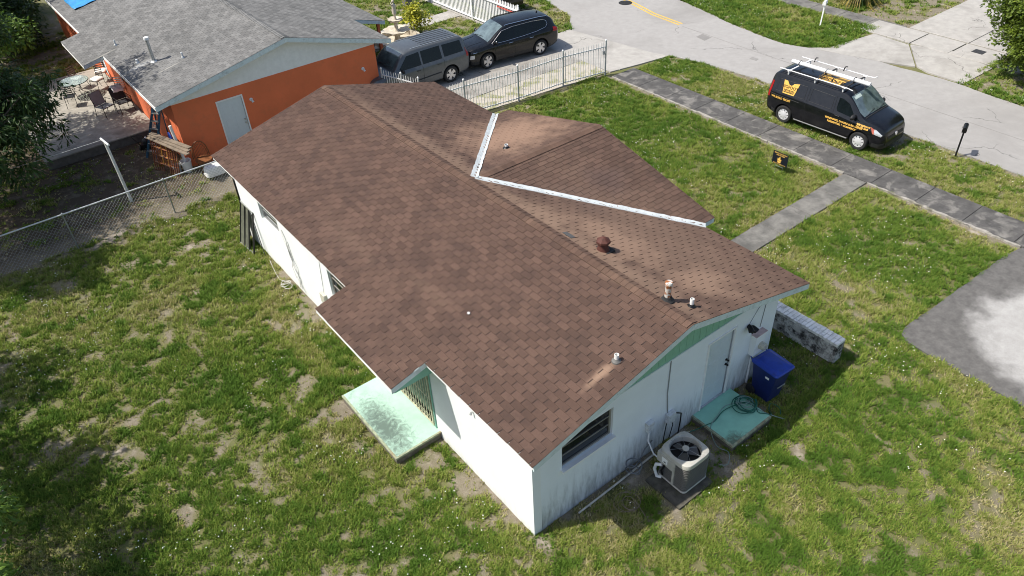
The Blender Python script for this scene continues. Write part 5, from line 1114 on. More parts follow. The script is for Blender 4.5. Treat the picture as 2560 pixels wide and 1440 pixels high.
MB().bar((16.90,21.9,1.22),(16.90,23.3,1.22),.02,.05).build('red_bar', simple('red_bar', (0.55,0.07,0.05), .5), rg)
MB().box(16.82,17.12,gy0-.1,gy1,-.03,.045).build('gate_track', m_pale, rg)
pp = thing('gate_post', 'thick grey concrete post standing in the grass at the top edge', 'post', (15.75, 30.0, -0.02)); MB().box(-.2,.2,-.2,.2,-.03,1.7).build('shaft', m_path, pp); MB().box(-.24,.24,-.24,.24,1.7,1.78).build('cap', m_path, pp)
# ------------------------------------------------------------------ clothes-line post
cl = thing('clothesline_post', 'white T shaped clothesline post leaning in the neighbouring yard', 'post', (-2.32, 19.28, -0.03))
MB().tube([(0,0,-.02),(-.06,.02,2.30)], [.055,.048], 12).build('pole', simple('chalky_white_pipe', (0.66,0.66,0.62), .7, var=.12, scale=7, dirt=(0.35,0.34,0.3), dscale=5), cl, True)
MB().tube([(-.10,.34,2.34),(-.02,-.26,2.30)], .035, 10).build('cross_arm', m_white, cl, True)
MB().tube([(-.09,.30,2.30),(-2.4,.9,2.02),(-4.6,1.2,2.0)], .006, 5).build('line', m_galvl, cl)
# ------------------------------------------------------------------ air conditioner
pd = thing('equipment_pad', 'flat dark concrete pad under the air conditioner', 'concrete pad', (2.68, -1.46, -0.02)); MB().box(0,1.06,0,.97,-.03,.05).build('slab', simple('mossy_concrete', (0.085,0.078,0.062), .95, var=.4, scale=7, bmp=.4, dirt=(0.05,0.055,0.03), dscale=2.5), pd)
ac = thing('air_conditioner', 'beige top grey louvred air conditioner condenser beside the house wall', 'air conditioner', (3.35, -0.92, 0.03)); ac.scale = (1.07, 1.07, 1.13)
m_ac = simple('beige_metal', (0.47, 0.455, 0.40), 0.45, var=0.08, dirt=(0.36,0.34,0.29), dscale=5); m_coil = simple('grey_coil', (0.115, 0.112, 0.105), 0.6, 0.2, var=0.2, scale=25)
def rrect(hx, hy, r_, n=5):
    out = []
    for cx, cy, a0 in ((hx-r_,hy-r_,0),(-hx+r_,hy-r_,90),(-hx+r_,-hy+r_,180),(hx-r_,-hy+r_,270)):
        for k in range(n+1): a = math.radians(a0+90*k/n); out.append((cx+r_*math.cos(a), cy+r_*math.sin(a)))
    return out
def loft(mb, rings):
    o = len(mb.v); n = len(rings[0])
    for rg_ in rings: mb.v += [tuple(p) for p in rg_]
    for i in range(len(rings)-1):
        for k in range(n): mb.f.append((o+i*n+k, o+i*n+(k+1) % n, o+(i+1)*n+(k+1) % n, o+(i+1)*n+k))
    return o, n
HX = .36; HZ = .80
mb = MB(); loft(mb, [[(x,y,z) for x, y in rrect(HX-.015,HX-.015,.09)] for z in (.06,.70)]); mb.build('coil', m_coil, ac, True)
mb = MB()
for k in range(13):
    z = .10+k*.047; rr_ = rrect(HX-.006,HX-.006,.09); mb.tube([(x,y,z) for x, y in rr_], .004, 4, True)
for i in range(48):
    pass
mb.build('louvre', simple('louvre_grey', (0.19,0.185,0.17), .5, .2), ac)
mb = MB(); loft(mb, [[(x,y,z) for x, y in rrect(HX+d,HX+d,.09)] for z, d in ((.045,.0),(.075,.0),(.08,-.01))]); mb.f.append(tuple(range(24))); mb.build('base_pan', m_ac, ac, True)
# top with round fan opening
mb = MB(); nseg = 48; sq = []
for k in range(nseg):
    a = 2*math.pi*k/nseg; c, s2 = math.cos(a), math.sin(a); pw_ = 5.0; rr_ = (HX+.012)/((abs(c)**pw_+abs(s2)**pw_)**(1/pw_)); sq.append((rr_*c, rr_*s2))
circ = lambda r_, z: [(r_*math.cos(2*math.pi*k/nseg), r_*math.sin(2*math.pi*k/nseg), z) for k in range(nseg)]
loft(mb, [[(x,y,.695) for x, y in sq], [(x,y,.755) for x, y in sq], [(x*.975,y*.975,.785) for x, y in sq], [(x*.93,y*.93,.795) for x, y in sq], circ(.318,.80), circ(.306,.79), circ(.302,.66)]); mb.build('top_shroud', m_ac, ac, True)
mb = MB(); mb.lathe([(.001,.60),(.325,.60)], 32, (0,0,0), 'z', False); mb.build('dark_well', m_plast, ac)
mb = MB()
for k in range(8):
    a = 2*math.pi*k/8+.2; mb.tube([(.06*math.cos(a),.06*math.sin(a),.803),(.18*math.cos(a),.18*math.sin(a),.807),(.325*math.cos(a),.325*math.sin(a),.803)], .003, 5)
for r_ in (.315,): mb.tube([(r_*math.cos(t),r_*math.sin(t),.801) for t in np.linspace(0,2*math.pi,33)[:-1]], .004, 4, True)
mb.build('guard_wire', m_galv, ac); MB().lathe([(.001,.79),(.066,.79),(.066,.812),(.06,.816),(.001,.816)], 20, (0,0,0), 'z', False).build('motor_cap', m_ac, ac)
mb = MB()
for k in range(3):
    a = 2*math.pi*k/3-.5; c, s2 = math.cos(a), math.sin(a); d = Vector((c,s2,0)); q = Vector((-s2,c,0)); Z = Vector((0,0,1))
    mb.add([d*.04-q*.05+Z*.68, d*.25-q*.13+Z*.66, d*.25+q*.10+Z*.73, d*.04+q*.05+Z*.72], [(0,1,2,3)])
o = mb.build('fan_blade', simple('fan_aluminium', (0.10,0.098,0.095), .45, .4), ac); md = o.modifiers.new('t', 'SOLIDIFY'); md.thickness = .006
mb = MB(); mb.box(-HX-.022,-HX+.10,-.06,HX+.006,.45,.70); mb.build('service_panel', m_ac, ac); MB().box(-HX-.026,-HX-.0215,.10,.24,.50,.64).build('rating_plate', m_white, ac); MB().box(-HX-.014,-HX+.03,-.08,-.03,.08,.70).build('corner_post', m_ac, ac)
MB().box(-HX-.028,-HX-.0255,.14,.19,.53,.555).build('plate_print', m_blackm, ac)
mb = MB(); mb.tube([(-HX-.02,.22,.42),(-HX-.06,.34,.36),(-HX-.07,.36,.22),(-HX-.05,.30,.04),(-HX-.0,.22,.045)], .034, 10); mb.build('insulated_line', m_white, ac, True)
MB().tube([(-HX-.02,.16,.46),(-HX-.06,.2,.3),(-HX-.03,.18,.18)], .022, 8).build('suction_line', m_blackm, ac, True)
# ------------------------------------------------------------------ wheeled bin
wb = thing('wheelie_bin', 'blue wheeled rubbish bin with closed lid against the side wall', 'bin', (6.70, -0.57, -0.02), math.radians(-4))
m_bb = simple('blue_plastic_body', (0.008, 0.018, 0.105), 0.45, var=.15); m_bl = simple('blue_plastic_lid', (0.012, 0.045, 0.33), 0.4, var=.12, scale=9, dirt=(0.02,0.03,0.08), dscale=3.5)
mb = MB(); loft(mb, [[(x*s1_,y*s2_+dy,z) for x, y in rrect(.29,.34,.05,3)] for z, s1_, s2_, dy in ((.02,.76,.72,.04),(.5,.88,.86,.02),(.95,1.0,1.0,0),(.955,1.05,1.05,0),(1.0,1.05,1.05,0))]); mb.f.append(tuple(range(16))[::-1]); mb.build('body', m_bb, wb, True)
mb = MB(); loft(mb, [[(x*s1_,y*s2_,z) for x, y in rrect(.315,.385,.06,4)] for z, s1_, s2_ in ((.99,1.0,1.0),(1.025,1.01,1.01),(1.05,.96,.965),(1.055,.80,.82),(1.075,.74,.77),(1.085,.60,.64))]); k_ = len(mb.v); mb.f.append(tuple(range(k_-20,k_))); mb.build('lid', m_bl, wb, True)
MB().tube([(-.24,.40,1.0),(-.24,.45,1.03),(.24,.45,1.03),(.24,.40,1.0)], .018, 8).build('handle', m_bl, wb)
for sx in (-.25,.25): mb = MB(); mb.lathe([(.06,-.03),(.12,-.03),(.125,0),(.12,.03),(.06,.03)], 20, (sx,.28,.12), 'x'); mb.build('wheel', m_rubber, wb, True)
MB().obox((-.285,-.12,.80), (.004,0,0), (0,.05,.0), (0,0,.028)).build('label_plate', m_white, wb)
MB().obox((.0,-.335,.55), (.12,0,0), (0,.008,0), (0,0,.012)).build('grip_bar', m_alu, wb)
# ------------------------------------------------------------------ hose, pipes, wires on the ground
def coilpts(c, r0, n, turns, seed, z, dz=.004, sq=1.0):
    r_ = random.Random(seed); P = []
    for k in range(n):
        t = k/n*turns*2*math.pi; rr_ = r0*(1+.25*math.sin(t*.37+seed)+.12*math.sin(t*1.7)); P.append((c[0]+rr_*math.cos(t)+.04*math.sin(t*.61), c[1]+sq*rr_*math.sin(t)+.05*math.cos(t*.43), z+dz*k/n*turns*5+.012*math.sin(t*2.3)))
    return P
m_hose = simple('green_hose', (0.012, 0.115, 0.075), 0.4, var=.2); m_hose2 = simple('pale_hose', (0.22, 0.30, 0.27), 0.5, var=.2)
hz = .195
P = [(4.40,-.20,.03),(4.55,-.28,.06),(4.72,-.40,hz),(4.95,-.45,hz+.005),(5.3,-.38,hz+.01),(5.6,-.42,hz+.015)]+coilpts((5.82,-.62), .22, 90, 5, 2, hz+.02)+[(5.9,-.9,hz+.02),(6.0,-1.05,hz+.01),(6.15,-1.12,.12),(6.3,-.95,.03),(6.5,-.85,.02),(6.55,-1.05,.02),(6.4,-1.2,.02)]
def smooth_pts(P, n=4):
    V = [Vector(p) for p in P]; out = []
    for i in range(len(V)-1):
        a, b_, c, d = V[max(i-1,0)], V[i], V[i+1], V[min(i+2,len(V)-1)]
        for k in range(n):
            t = k/n; out.append(.5*((2*b_)+(c-a)*t+(2*a-5*b_+4*c-d)*t*t+(3*b_-a-3*c+d)*t**3))
    return out+[V[-1]]
hs = thing('garden_hose', 'dark green garden hose coiled in loops on the mint green step', 'hose', (5.8, -0.6, 0.18), world=True)
MB().tube(smooth_pts(P, 3), .0115, 6).build('tube', m_hose, hs, True); MB().tube([(4.34,-.17,.03),(4.41,-.205,.03)], .017, 8).build('nozzle', simple('brass', (0.42,0.38,0.25), .4, .6), hs)
P = [(6.35,-1.35,.02),(6.1,-1.12,.15),(5.95,-.8,hz+.03)]+coilpts((5.88,-.55), .15, 50, 3, 5, hz+.045)+[(5.5,-.32,hz+.03),(5.1,-.40,hz+.02),(4.75,-.5,hz+.005),(4.60,-.75,.05),(4.55,-.95,.03),(4.62,-1.15,.02),(4.35,-1.35,.02),(4.2,-1.25,.02)]
h2 = thing('garden_hose', 'thin pale green hose tangled over the dark green one and trailing onto the ground', 'hose', (5.5, -0.5, 0.18), world=True); MB().tube(smooth_pts(P, 3), .0085, 6).build('tube', m_hose2, h2, True)
MB().tube([(0,0,.035),(1.05,.02,.04),(2.28,.06,.045)], .024, 8).build('drain_pipe', simple('muddy_white_pipe', (0.52,0.49,0.42), .7, var=.2, scale=6, dirt=(0.12,0.11,0.08), dscale=3.5), loc=(1.02,-.20,0), label='long muddy white plastic pipe lying along the foot of the side wall', cat='pipe')
MB().tube(smooth_pts(coilpts((0,0), .20, 60, 4, 9, .03, .002)+[(.1,-.35,.02),(.0,-.5,.02),(-.35,-.42,.02),(-.55,-.25,.02)], 2), .007, 5).build('wire_coil', simple('tan_wire', (0.24,0.19,0.13), .7, var=.3), loc=(1.95,-.68,0), smooth=True, label='loose coil of thin tan wire lying on the grass by the side wall', cat='wire')
MB().tube(smooth_pts([(2.35,-.15,.02)]+coilpts((2.62,-.18), .13, 40, 3, 4, .04, .02)+[(2.9,-.12,.2),(3.05,-.08,.35),(3.3,-.06,.45)], 2), .013, 6).build('cable_coil', simple('slate_cable', (0.14,0.15,0.16), .6, var=.3), label='bundle of dark grey cable heaped against the side wall under the window', cat='cable')
MB().tube(smooth_pts(coilpts((-.28,11.05), .13, 40, 3, 6, .03, .01)+[(-.3,11.5,.02),(-.2,12.2,.02),(-.12,12.6,.03)], 2), .008, 5).build('cable_coil', m_wire, label='tangled white cable lying in the grass below the small back window', cat='cable')
# ------------------------------------------------------------------ steel frame leaning on the back wall
lf = thing('leaning_frame', 'black barred metal frame leaning against the back wall at the far corner', 'frame', (-0.33, 13.75, -0.03), world=True)
a0, a1, b0, b1 = Vector((-.40,14.22,0)), Vector((-.34,13.30,0)), Vector((-.03,14.20,1.36)), Vector((.0-.02,13.30,1.36))
m_frm = simple('weathered_black_bar', (0.035,0.035,0.032), .6, .3, var=.3)
for k in range(4): p, q = a0.lerp(a1, k/3), b0.lerp(b1, k/3); MB().bar(p, q, .045, .045).build('bar', m_frm, lf)
MB().bar(b0+Vector((-.0,0,.02)), b1+Vector((0,0,.02)), .04,.05).build('rail', m_alu, lf); MB().bar(a0, a1, .05, .04).build('rail', m_alu, lf)
mb = MB(); u_ = (a1-a0)*.30; mb.add([a0+u_*.05, a0+u_, b0+u_, b0+u_*.05], [(0,1,2,3)]); mb.add([p+(a1-a0)*.36 for p in (a0, a0+u_*.8, b0+u_*.8, b0)], [(0,1,2,3)]); o = mb.build('mesh_panel', simple('dusty_screen', (0.10,0.105,0.075), .8, var=.3), lf); md = o.modifiers.new('t','SOLIDIFY'); md.thickness = .008
MB().tube([b1+Vector((-.03,.1,-.02)), Vector((-.12,12.95,.02))], .012, 6).build('leaning_rod', m_frm, lf)
# ------------------------------------------------------------------ mailboxes, yard sign
def mailbox(loc, lean, label, mat, pmat, ang):
    t = thing('mailbox', label, 'mailbox', (loc[0], loc[1], -.03), ang); MB().bar((0,0,-.03),(lean,0,1.02),.055).build('post', pmat, t)
    mb = MB(); n = 10; pr = [(-.085,0),(.085,0),(.085,.12)]+[(.085*math.cos(a),.12+.085*math.sin(a)) for a in np.linspace(0,math.pi,n)[1:-1]]+[(-.085,.12)]
    mb.prism([(lean-.20, y*.85, 1.02+z*.9) for y, z in pr], (.40,0,0)); mb.build('box', mat, t, True)
    MB().prism([(lean+.20, y*.9, 1.02+z*.94) for y, z in pr], (.014,0,0)).build('door', mat, t); MB().bar((lean-.05,.09,1.1),(lean+.08,.09,1.1),.01,.03).build('flag', mat, t); return t
mailbox((20.76,2.19), .03, 'black mailbox on a black post at the kerb by the road', m_blackm, m_blackm, math.radians(20))
mailbox((28.35,12.75), -.12, 'white mailbox on a white post on the verge across the street', m_white, m_white, math.radians(200))
ys = thing('yard_sign', 'small black yard sign with yellow lettering standing on the front lawn', 'sign', (15.5, 5.62, -0.03), world=True)
MB().box(15.49,15.50,5.33,5.93,.27,.73).build('panel', simple('black_corrugated', (0.008,0.010,0.018), .45), ys)
for y in (5.48, 5.78): MB().tube([(15.505,y,-.02),(15.505,y,.60)], .005, 6).build('stake', m_galv, ys)
MB().tube([(15.505,5.48,.20),(15.505,5.78,.20)], .005, 6).build('stake', m_galv, ys)
def sgn(txt, y, z, size, mat, bold=.003, dx=.002):
    vs, fs = text_mb(txt, size, bold); MB().add([(15.49-dx, y-a, z+c) for a, c, _ in vs], fs).build('lettering', mat, ys)
m_yel2 = simple('sign_yellow', (0.80,0.50,0.11), .5, var=.1)
sgn('IMPACT WINDOWS', 5.63, .660, .056, m_yel2, .0015); sgn('AND DOORS', 5.63, .598, .056, m_yel2, .0015); sgn('BIGFOOTHOMEPROS.COM', 5.63, .288, .040, m_yel2, .001)
mb = MB(); sh = [(-.09,.10),(-.055,.10),(-.03,.045),(-.01,.16),(.03,.16),(.045,.045),(.10,.06),(.06,-.11),(-.07,-.11)]; mb.prism([(15.488, 5.65-a*.85, .43+c*.8) for a, c in sh], (-.002,0,0)); mb.build('logo_shield', m_yel2, ys)
sgn('BIGFOOT', 5.65, .40, .042, m_dkl, .001, .0045)
# ------------------------------------------------------------------ fountain, shrub bed
ft = thing('fountain', 'three tiered cream stone fountain with a statue on top in the front garden', 'fountain', (12.35, 25.4, -0.02))
m_stone = simple('cream_stone', (0.56,0.50,0.40), .85, var=.18, scale=5, bmp=.3, dirt=(0.20,0.17,0.12), dscale=3)
def scal(prof, n=40, lobes=8, amp=.06):
    mb = MB(); rings = []
    for r_, z, a in prof: rings.append([(r_*(1+a*math.cos(lobes*t))*math.cos(t), r_*(1+a*math.cos(lobes*t))*math.sin(t), z) for t in np.linspace(0,2*math.pi,n+1)[:-1]])
    loft(mb, rings); return mb
scal([(1.15,-.03,0),(1.15,.30,0),(1.12,.36,0),(1.0,.36,0),(.98,.12,0),(.05,.10,0)], 40, 8, 0).build('pool_wall', m_stone, ft, True)
MB().lathe([(.25,.05),(.20,.15),(.13,.35),(.16,.48),(.10,.55)], 20).build('pedestal', m_stone, ft, True)
scal([(.12,.50,0),(.45,.58,.05),(.62,.70,.08),(.64,.73,.08),(.55,.70,.06),(.1,.66,0)]).build('basin', m_stone, ft, True)
MB().lathe([(.15,.64),(.10,.75),(.08,.95),(.12,1.05),(.08,1.10)], 18).build('pedestal', m_stone, ft, True)
scal([(.08,1.05,0),(.26,1.12,.05),(.36,1.22,.08),(.37,1.25,.08),(.31,1.22,.06),(.08,1.19,0)]).build('basin', m_stone, ft, True)
MB().lathe([(.09,1.17),(.06,1.28),(.055,1.42),(.10,1.48),(.06,1.52)], 16).build('pedestal', m_stone, ft, True)
mb = MB(); mb.lathe([(.10,1.50),(.11,1.62),(.085,1.75),(.10,1.85),(.09,1.92),(.035,1.96),(.03,1.99),(.055,2.02),(.062,2.07),(.05,2.12),(.015,2.15)], 14); mb.tube([(.09,0,1.88),(.14,.03,1.78),(.08,.08,1.70)], [.03,.025,.02], 8); mb.tube([(-.09,0,1.88),(-.13,-.02,1.98),(-.08,-.03,2.08)], [.03,.025,.02], 8); mb.build('statue', m_stone, ft, True)
r = random.Random(14)
for k in range(11):
    a = 2*math.pi*k/11+.2; bm = bmesh.new(); bmesh.ops.create_icosphere(bm, subdivisions=2, radius=1); s1_ = r.uniform(.16,.30)
    vs = [(v.co.x*s1_*(1+.25*math.sin(v.co.y*4+k)), v.co.y*s1_*.8*(1+.2*math.sin(v.co.z*5+k)), max(v.co.z*s1_*.7, -.1)) for v in bm.verts]; fs = [tuple(q.index for q in f.verts) for f in bm.faces]; bm.free()
    o = MB().add(vs, fs).build('garden_rock', m_stone, loc=(12.6+1.5*math.cos(a), 25.3+1.45*math.sin(a), .06), smooth=True); tag(o, ['pale limestone rock in the ring around the fountain'][0], 'rock', 'limestone rocks around the fountain')
# ------------------------------------------------------------------ clutter behind the orange house
m_fg = simple('blue_fibreglass', (0.02, 0.075, 0.13), .5, var=.2)
ld = thing('step_ladder', 'tall blue folding step ladder standing at the corner of the orange house', 'ladder', (-.45, 21.55, -0.03), world=True)
A = [Vector((-.88,22.15,0)), Vector((-.62,21.75,0))]; Tt = [Vector((-.16,21.45,2.15)), Vector((-.0,21.2,2.15))]
for p, q in zip(A, Tt): MB().bar(p, q, .035, .085).build('front_rail', m_fg, ld)
B = [Vector((-.30,22.3,0)), Vector((.02,21.75,0))]
for p, q in zip(B, Tt): MB().bar(p, q+Vector((.02,.02,0)), .03, .06).build('rear_rail', m_fg, ld)
for k in range(1, 7): MB().bar(A[0].lerp(Tt[0], k/7), A[1].lerp(Tt[1], k/7), .08, .03).build('step', m_alu, ld)
MB().obox((Tt[0]+Tt[1])/2+Vector((0,0,.03)), (Tt[1]-Tt[0])*.6, Vector((.07,.05,0)), (0,0,.03)).build('top_cap', m_fg, ld)
m_rustf = simple('rusty_orange_tube', (0.23,0.075,0.03), .7, .2, var=.3, scale=8, dirt=(0.30,0.27,0.22), dscale=4); m_yelf = simple('yellow_tube', (0.55,0.30,0.04), .6, var=.2)
for k in range(5):
    off = Vector((.05*k, -.085*k, 0)); t = thing('scaffold_frame', ['rusty orange scaffold frame at the left of the leaning stack', 'second rusty scaffold frame in the leaning stack behind the fence', 'scaffold frame with yellow rungs in the middle of the leaning stack', 'fourth rusty scaffold frame in the leaning stack', 'rightmost rusty scaffold frame of the leaning stack by the buckets'][k], 'scaffold frame', tuple(Vector((-.92,21.0,-.03))+off), world=False)
    p0, p1, q0, q1 = Vector((0,0,0)), Vector((.30,-.85,0)), Vector((.20,.05,1.22)), Vector((.50,-.80,1.22)); mt = m_yelf if k == 2 else m_rustf
    MB().tube([p0,q0], .021, 8).build('leg', m_rustf, t, True); MB().tube([p1,q1], .021, 8).build('leg', m_rustf, t, True)
    for f in (.28,.52,.76,.98): MB().tube([p0.lerp(q0,f),p1.lerp(q1,f)], .016, 8).build('rung', mt, t, True)
    for g in (.33,.66): MB().tube([p0.lerp(p1,g).lerp(q0.lerp(q1,g),.28), p0.lerp(p1,g).lerp(q0.lerp(q1,g),.98)], .012, 6).build('brace', mt, t, True)
m_plank = simple('weathered_plank', (0.21,0.165,0.12), .9, var=.3, scale=5, bmp=.3)
for k in range(3): MB().bar((-.78+.07*k,21.0+.03*k,1.26+.045*k),(-.12+.09*k,18.75+.12*k,1.22+.045*k),.16,.035).build('plank', m_plank, label=['weathered grey plank lying lowest on top of the scaffold frames', 'middle weathered plank of three on the scaffold frames', 'topmost weathered plank resting on the scaffold frames'][k], cat='plank', group='planks on the scaffold frames')
MB().tube([(-.02,20.05,.32),(-.06,20.12,1.0),(-.10,20.16,1.78)], .055, 12).build('pvc_pipe', m_pvc, smooth=True, label='upright white plastic pipe standing in a bucket at the orange corner', cat='pipe')
def bucket(loc, s1_, mat, label):
    t = thing('bucket', label, 'bucket', loc); mb = MB(); mb.lathe([(.13*s1_,0),(.17*s1_,.36*s1_),(.178*s1_,.36*s1_),(.178*s1_,.39*s1_),(.165*s1_,.39*s1_),(.125*s1_,.03*s1_),(.001,.03*s1_)], 20, cap=False); mb.build('pail', mat, t, True)
    MB().tube([(.178*s1_*math.cos(a),.178*s1_*math.sin(a),.33*s1_+.0-.14*s1_*math.sin(a)*0+.0) for a in np.linspace(0,math.pi,9)], .006, 5).build('bail', m_steel, t); return t
bucket((-.02,20.02,-.02), 1.15, m_white, 'large white bucket holding the plastic pipe'); bucket((-.36,20.10,-.02), .9, simple('grey_pail', (0.30,0.31,0.31), .5), 'smaller grey bucket beside the white one')
MB().lathe([(.001,-.02),(.23,-.02),(.235,.01),(.20,.035),(.001,.02)], 24, (0,0,0), 'x', False).build('round_lid', simple('royal_blue_lid', (0.012,0.05,0.30), .4), loc=(-.06,20.95,.98), smooth=True, label='round blue lid propped against the orange wall behind the planks', cat='lid')
# rattan chair
rc = thing('rattan_chair', 'brown rattan chair with a rounded back against the orange wall', 'chair', (.55, 19.72, -0.03), math.radians(0))
m_rat = simple('brown_rattan', (0.20,0.075,0.025), .6, var=.35, scale=18)
arch = [(.30*math.cos(t), .18, .45+.62*math.sin(t)**.8 if math.sin(t) > 0 else .45) for t in np.linspace(math.pi, 0, 15)]
MB().tube(arch, .02, 8).build('back_frame', m_rat, rc, True); MB().tube([(.8*x, y+.0, .45+(z-.45)*.82) for x, y, z in arch], .01, 6).build('back_band', m_rat, rc, True)
for k in range(-5, 6): x = .05*k; MB().tube([(x,.18,.45),(x*1.05,.185,.45+.60*math.sqrt(max(.02,1-(x/.30)**2)))], .007, 5).build('spindle', m_rat, rc)
MB().lathe([(.30,.40),(.31,.43),(.30,.46),(.001,.46)], 20, (0,-.05,0), 'z', False).build('seat', m_rat, rc, True)
for x, y in ((-.22,.14),(.22,.14),(-.22,-.26),(.22,-.26)): MB().tube([(x,y,0),(x*.9,y*.9,.42)], .018, 8).build('leg', m_rat, rc, True)
bs = thing('plastic_basin', 'upturned white plastic tub lying behind the chain link fence', 'tub', (.62, 18.95, .0)); mb = MB(); loft(mb, [[(x*s1_,y*s1_,z) for x, y in rrect(.36,.24,.14,4)] for z, s1_ in ((.10,1.0),(.14,1.02),(.36,.92),(.42,.82),(.44,.5))]); k_ = len(mb.v); mb.f.append(tuple(range(k_-20,k_))); o = mb.build('shell', m_white, bs, True)
for x, y in ((-.25,-.12),(.25,-.12),(.25,.12),(-.25,.12)): MB().bar((x,y,-.03),(x*.9,y*.9,.14),.03).build('foot', m_blackm, bs)
# small engine machine by the patio edge
mw = thing('lawn_mower', 'dark push mower parked by the patio edge at the orange wall', 'mower', (-.55, 23.05, -0.03), math.radians(60)); mb = MB(); mb.box(-.24,.24,-.20,.20,.08,.22); mb.build('deck', m_blackm, mw)
MB().lathe([(.14,.22),(.15,.32),(.10,.38),(.03,.40)], 14).build('engine', m_plast, mw, True); MB().lathe([(.05,.39),(.05,.43),(.001,.44)], 12, (0,0,0), 'z', False).build('fuel_cap', m_white, mw)
for x, y in ((-.2,.22),(.2,.22),(-.2,-.22),(.2,-.22)): MB().lathe([(.04,-.025),(.10,-.025),(.10,.025),(.04,.025)], 16, (x,y,.10), 'y').build('wheel', m_rubber, mw, True)
MB().tube([(-.22,.18,.2),(-.75,.2,.85),(-.78,0,.88),(-.75,-.2,.85),(-.22,-.18,.2)], .012, 6).build('handle', m_blackm, mw)
# patio set
PZ = .35; m_wi = simple('black_wrought_iron', (0.03,0.03,0.03), .5, .4); m_wib = simple('brown_iron', (0.12,0.07,0.05), .6, .2); m_cush = simple('white_cushion', (0.80,0.76,0.72), .9, var=.06); m_sling = simple('grey_sling', (0.30,0.31,0.32), .8, var=.1)
tb = thing('patio_table', 'round glass topped iron table on the patio', 'table', (-1.45, 29.2, PZ)); m_tg, nt, b = newmat('table_glass', .05, 0, .5); b.inputs['Base Color'].default_value = (.62,.72,.68,1); b.inputs['Transmission Weight'].default_value = .75; b.inputs['IOR'].default_value = 1.2
MB().lathe([(.001,.705),(.58,.705),(.58,.717),(.001,.717)], 40, (0,0,0), 'z', False).build('glass_top', m_tg, tb, True); MB().tube([(.585*math.cos(t),.585*math.sin(t),.70) for t in np.linspace(0,2*math.pi,41)[:-1]], .012, 6, True).build('rim', m_wi, tb, True)
for k in range(4):
    a = k*math.pi/2+.4; c, s2 = math.cos(a), math.sin(a); MB().tube(smooth_pts([(.42*c,.42*s2,.69),(.22*c,.22*s2,.45),(.18*c,.18*s2,.25),(.42*c,.42*s2,0)], 4), .011, 6).build('leg', m_wi, tb, True)
MB().tube([(.2*math.cos(t),.2*math.sin(t),.32) for t in np.linspace(0,2*math.pi,25)[:-1]], .009, 5, True).build('leg_ring', m_wi, tb)
def iron_chair(loc, ang, label, slatm, cushion=True):
    t = thing('patio_chair', label, 'chair', (loc[0], loc[1], PZ), ang)
    for x, y in ((-.2,-.2),(.2,-.2)): MB().tube(smooth_pts([(x,y,.44),(x*1.1,y*1.15,.2),(x*1.25,y*1.5,0)], 3), .011, 6).build('leg', m_wi, t, True)
    for x in (-.2,.2): MB().tube(smooth_pts([(x,.30,0),(x,.2,.3),(x,.2,.46),(x*.95,.26,.95)], 3), .011, 6).build('leg', m_wi, t, True)
    for k in range(5): MB().bar((-.195,.215+.011*k,.58+.085*k),(.195,.215+.011*k,.58+.085*k),.012,.035).build('back_slat', slatm, t)
    MB().tube([(-.21,-.21,.44),(.21,-.21,.44),(.21,.21,.44),(-.21,.21,.44)], .011, 6, True).build('seat_frame', m_wi, t)
    if cushion: mb = MB(); loft(mb, [[(x*s1_,y*s1_,z) for x, y in rrect(.23,.23,.09,4)] for z, s1_ in ((.45,.94),(.47,1.0),(.50,1.0),(.525,.90),(.535,.5))]); mb.f.append(tuple(range(20))[::-1]); mb.f.append(tuple(range(80,100))); mb.build('cushion', m_cush, t, True)
    else: MB().obox((0,0,.452),(.2,0,0),(0,.2,0),(0,0,.006)).build('seat', slatm, t)
iron_chair((-1.15,30.1), math.radians(35), 'iron slat back chair with white cushion behind the glass table', m_wib)
iron_chair((-.55,29.35), math.radians(-60), 'iron chair with white cushion between the glass table and the porch', m_wi)
iron_chair((-.15,30.2), math.radians(-20), 'iron chair with white cushion in the porch corner', m_wi)
iron_chair((-1.9,28.35), math.radians(160), 'thin black iron chair in front of the glass table', m_wi, False)
def sling_chair(loc, ang, label, seatm):
    t = thing('patio_armchair', label, 'armchair', (loc[0], loc[1], PZ), ang)
    for sx in (-.28,.28):
        MB().tube([(sx,-.28,0),(sx,-.26,.40),(sx,-.28,.62),(sx,.20,.64),(sx,.25,.40),(sx,.34,0)], .013, 6).build('side_frame', m_wi, t, True)
    MB().tube([(-.28,-.25,.41),(.28,-.25,.41)], .012, 6).build('front_rail', m_wi, t); MB().tube([(-.26,.24,.42),(-.26,.36,.95),(.26,.36,.95),(.26,.24,.42)], .012, 6).build('back_frame', m_wi, t, True)
    MB().obox((0,-.0,.415),(.26,0,0),(0,.25,-.01),(0,0,.008)).build('seat', seatm, t); MB().obox((0,.30,.69),(.25,0,0),(0,.058,.26),(0,.008,0)).build('backrest', seatm, t)
sling_chair((-1.05,26.3), math.radians(25), 'grey sling armchair standing nearest on the patio', m_sling)
sling_chair((-.35,26.25), math.radians(10), 'charcoal sling armchair next to the grey one on the patio', simple('charcoal_sling', (0.05,0.05,0.055), .8, var=.1))
iron_chair((-.12,27.4), math.radians(-30), 'white cushioned iron chair near the orange wall in the sun', m_white)
def drape(loc, label):
    mb = MB(); n = 9; V = []
    for i in range(n):
        for j in range(n): x = (i/(n-1)-.5)*.42; y = (j/(n-1)-.5)*.62; V.append((x, y, .10-.9*max(0,abs(y)-.12)+.015*math.sin(i*1.7+j)))
    mb.add(V, [(i*n+j,(i+1)*n+j,(i+1)*n+j+1,i*n+j+1) for i in range(n-1) for j in range(n-1)]); o = mb.build('draped_towel', m_white, smooth=True, loc=loc, label=label, cat='towel'); md = o.modifiers.new('t','SOLIDIFY'); md.thickness = .01
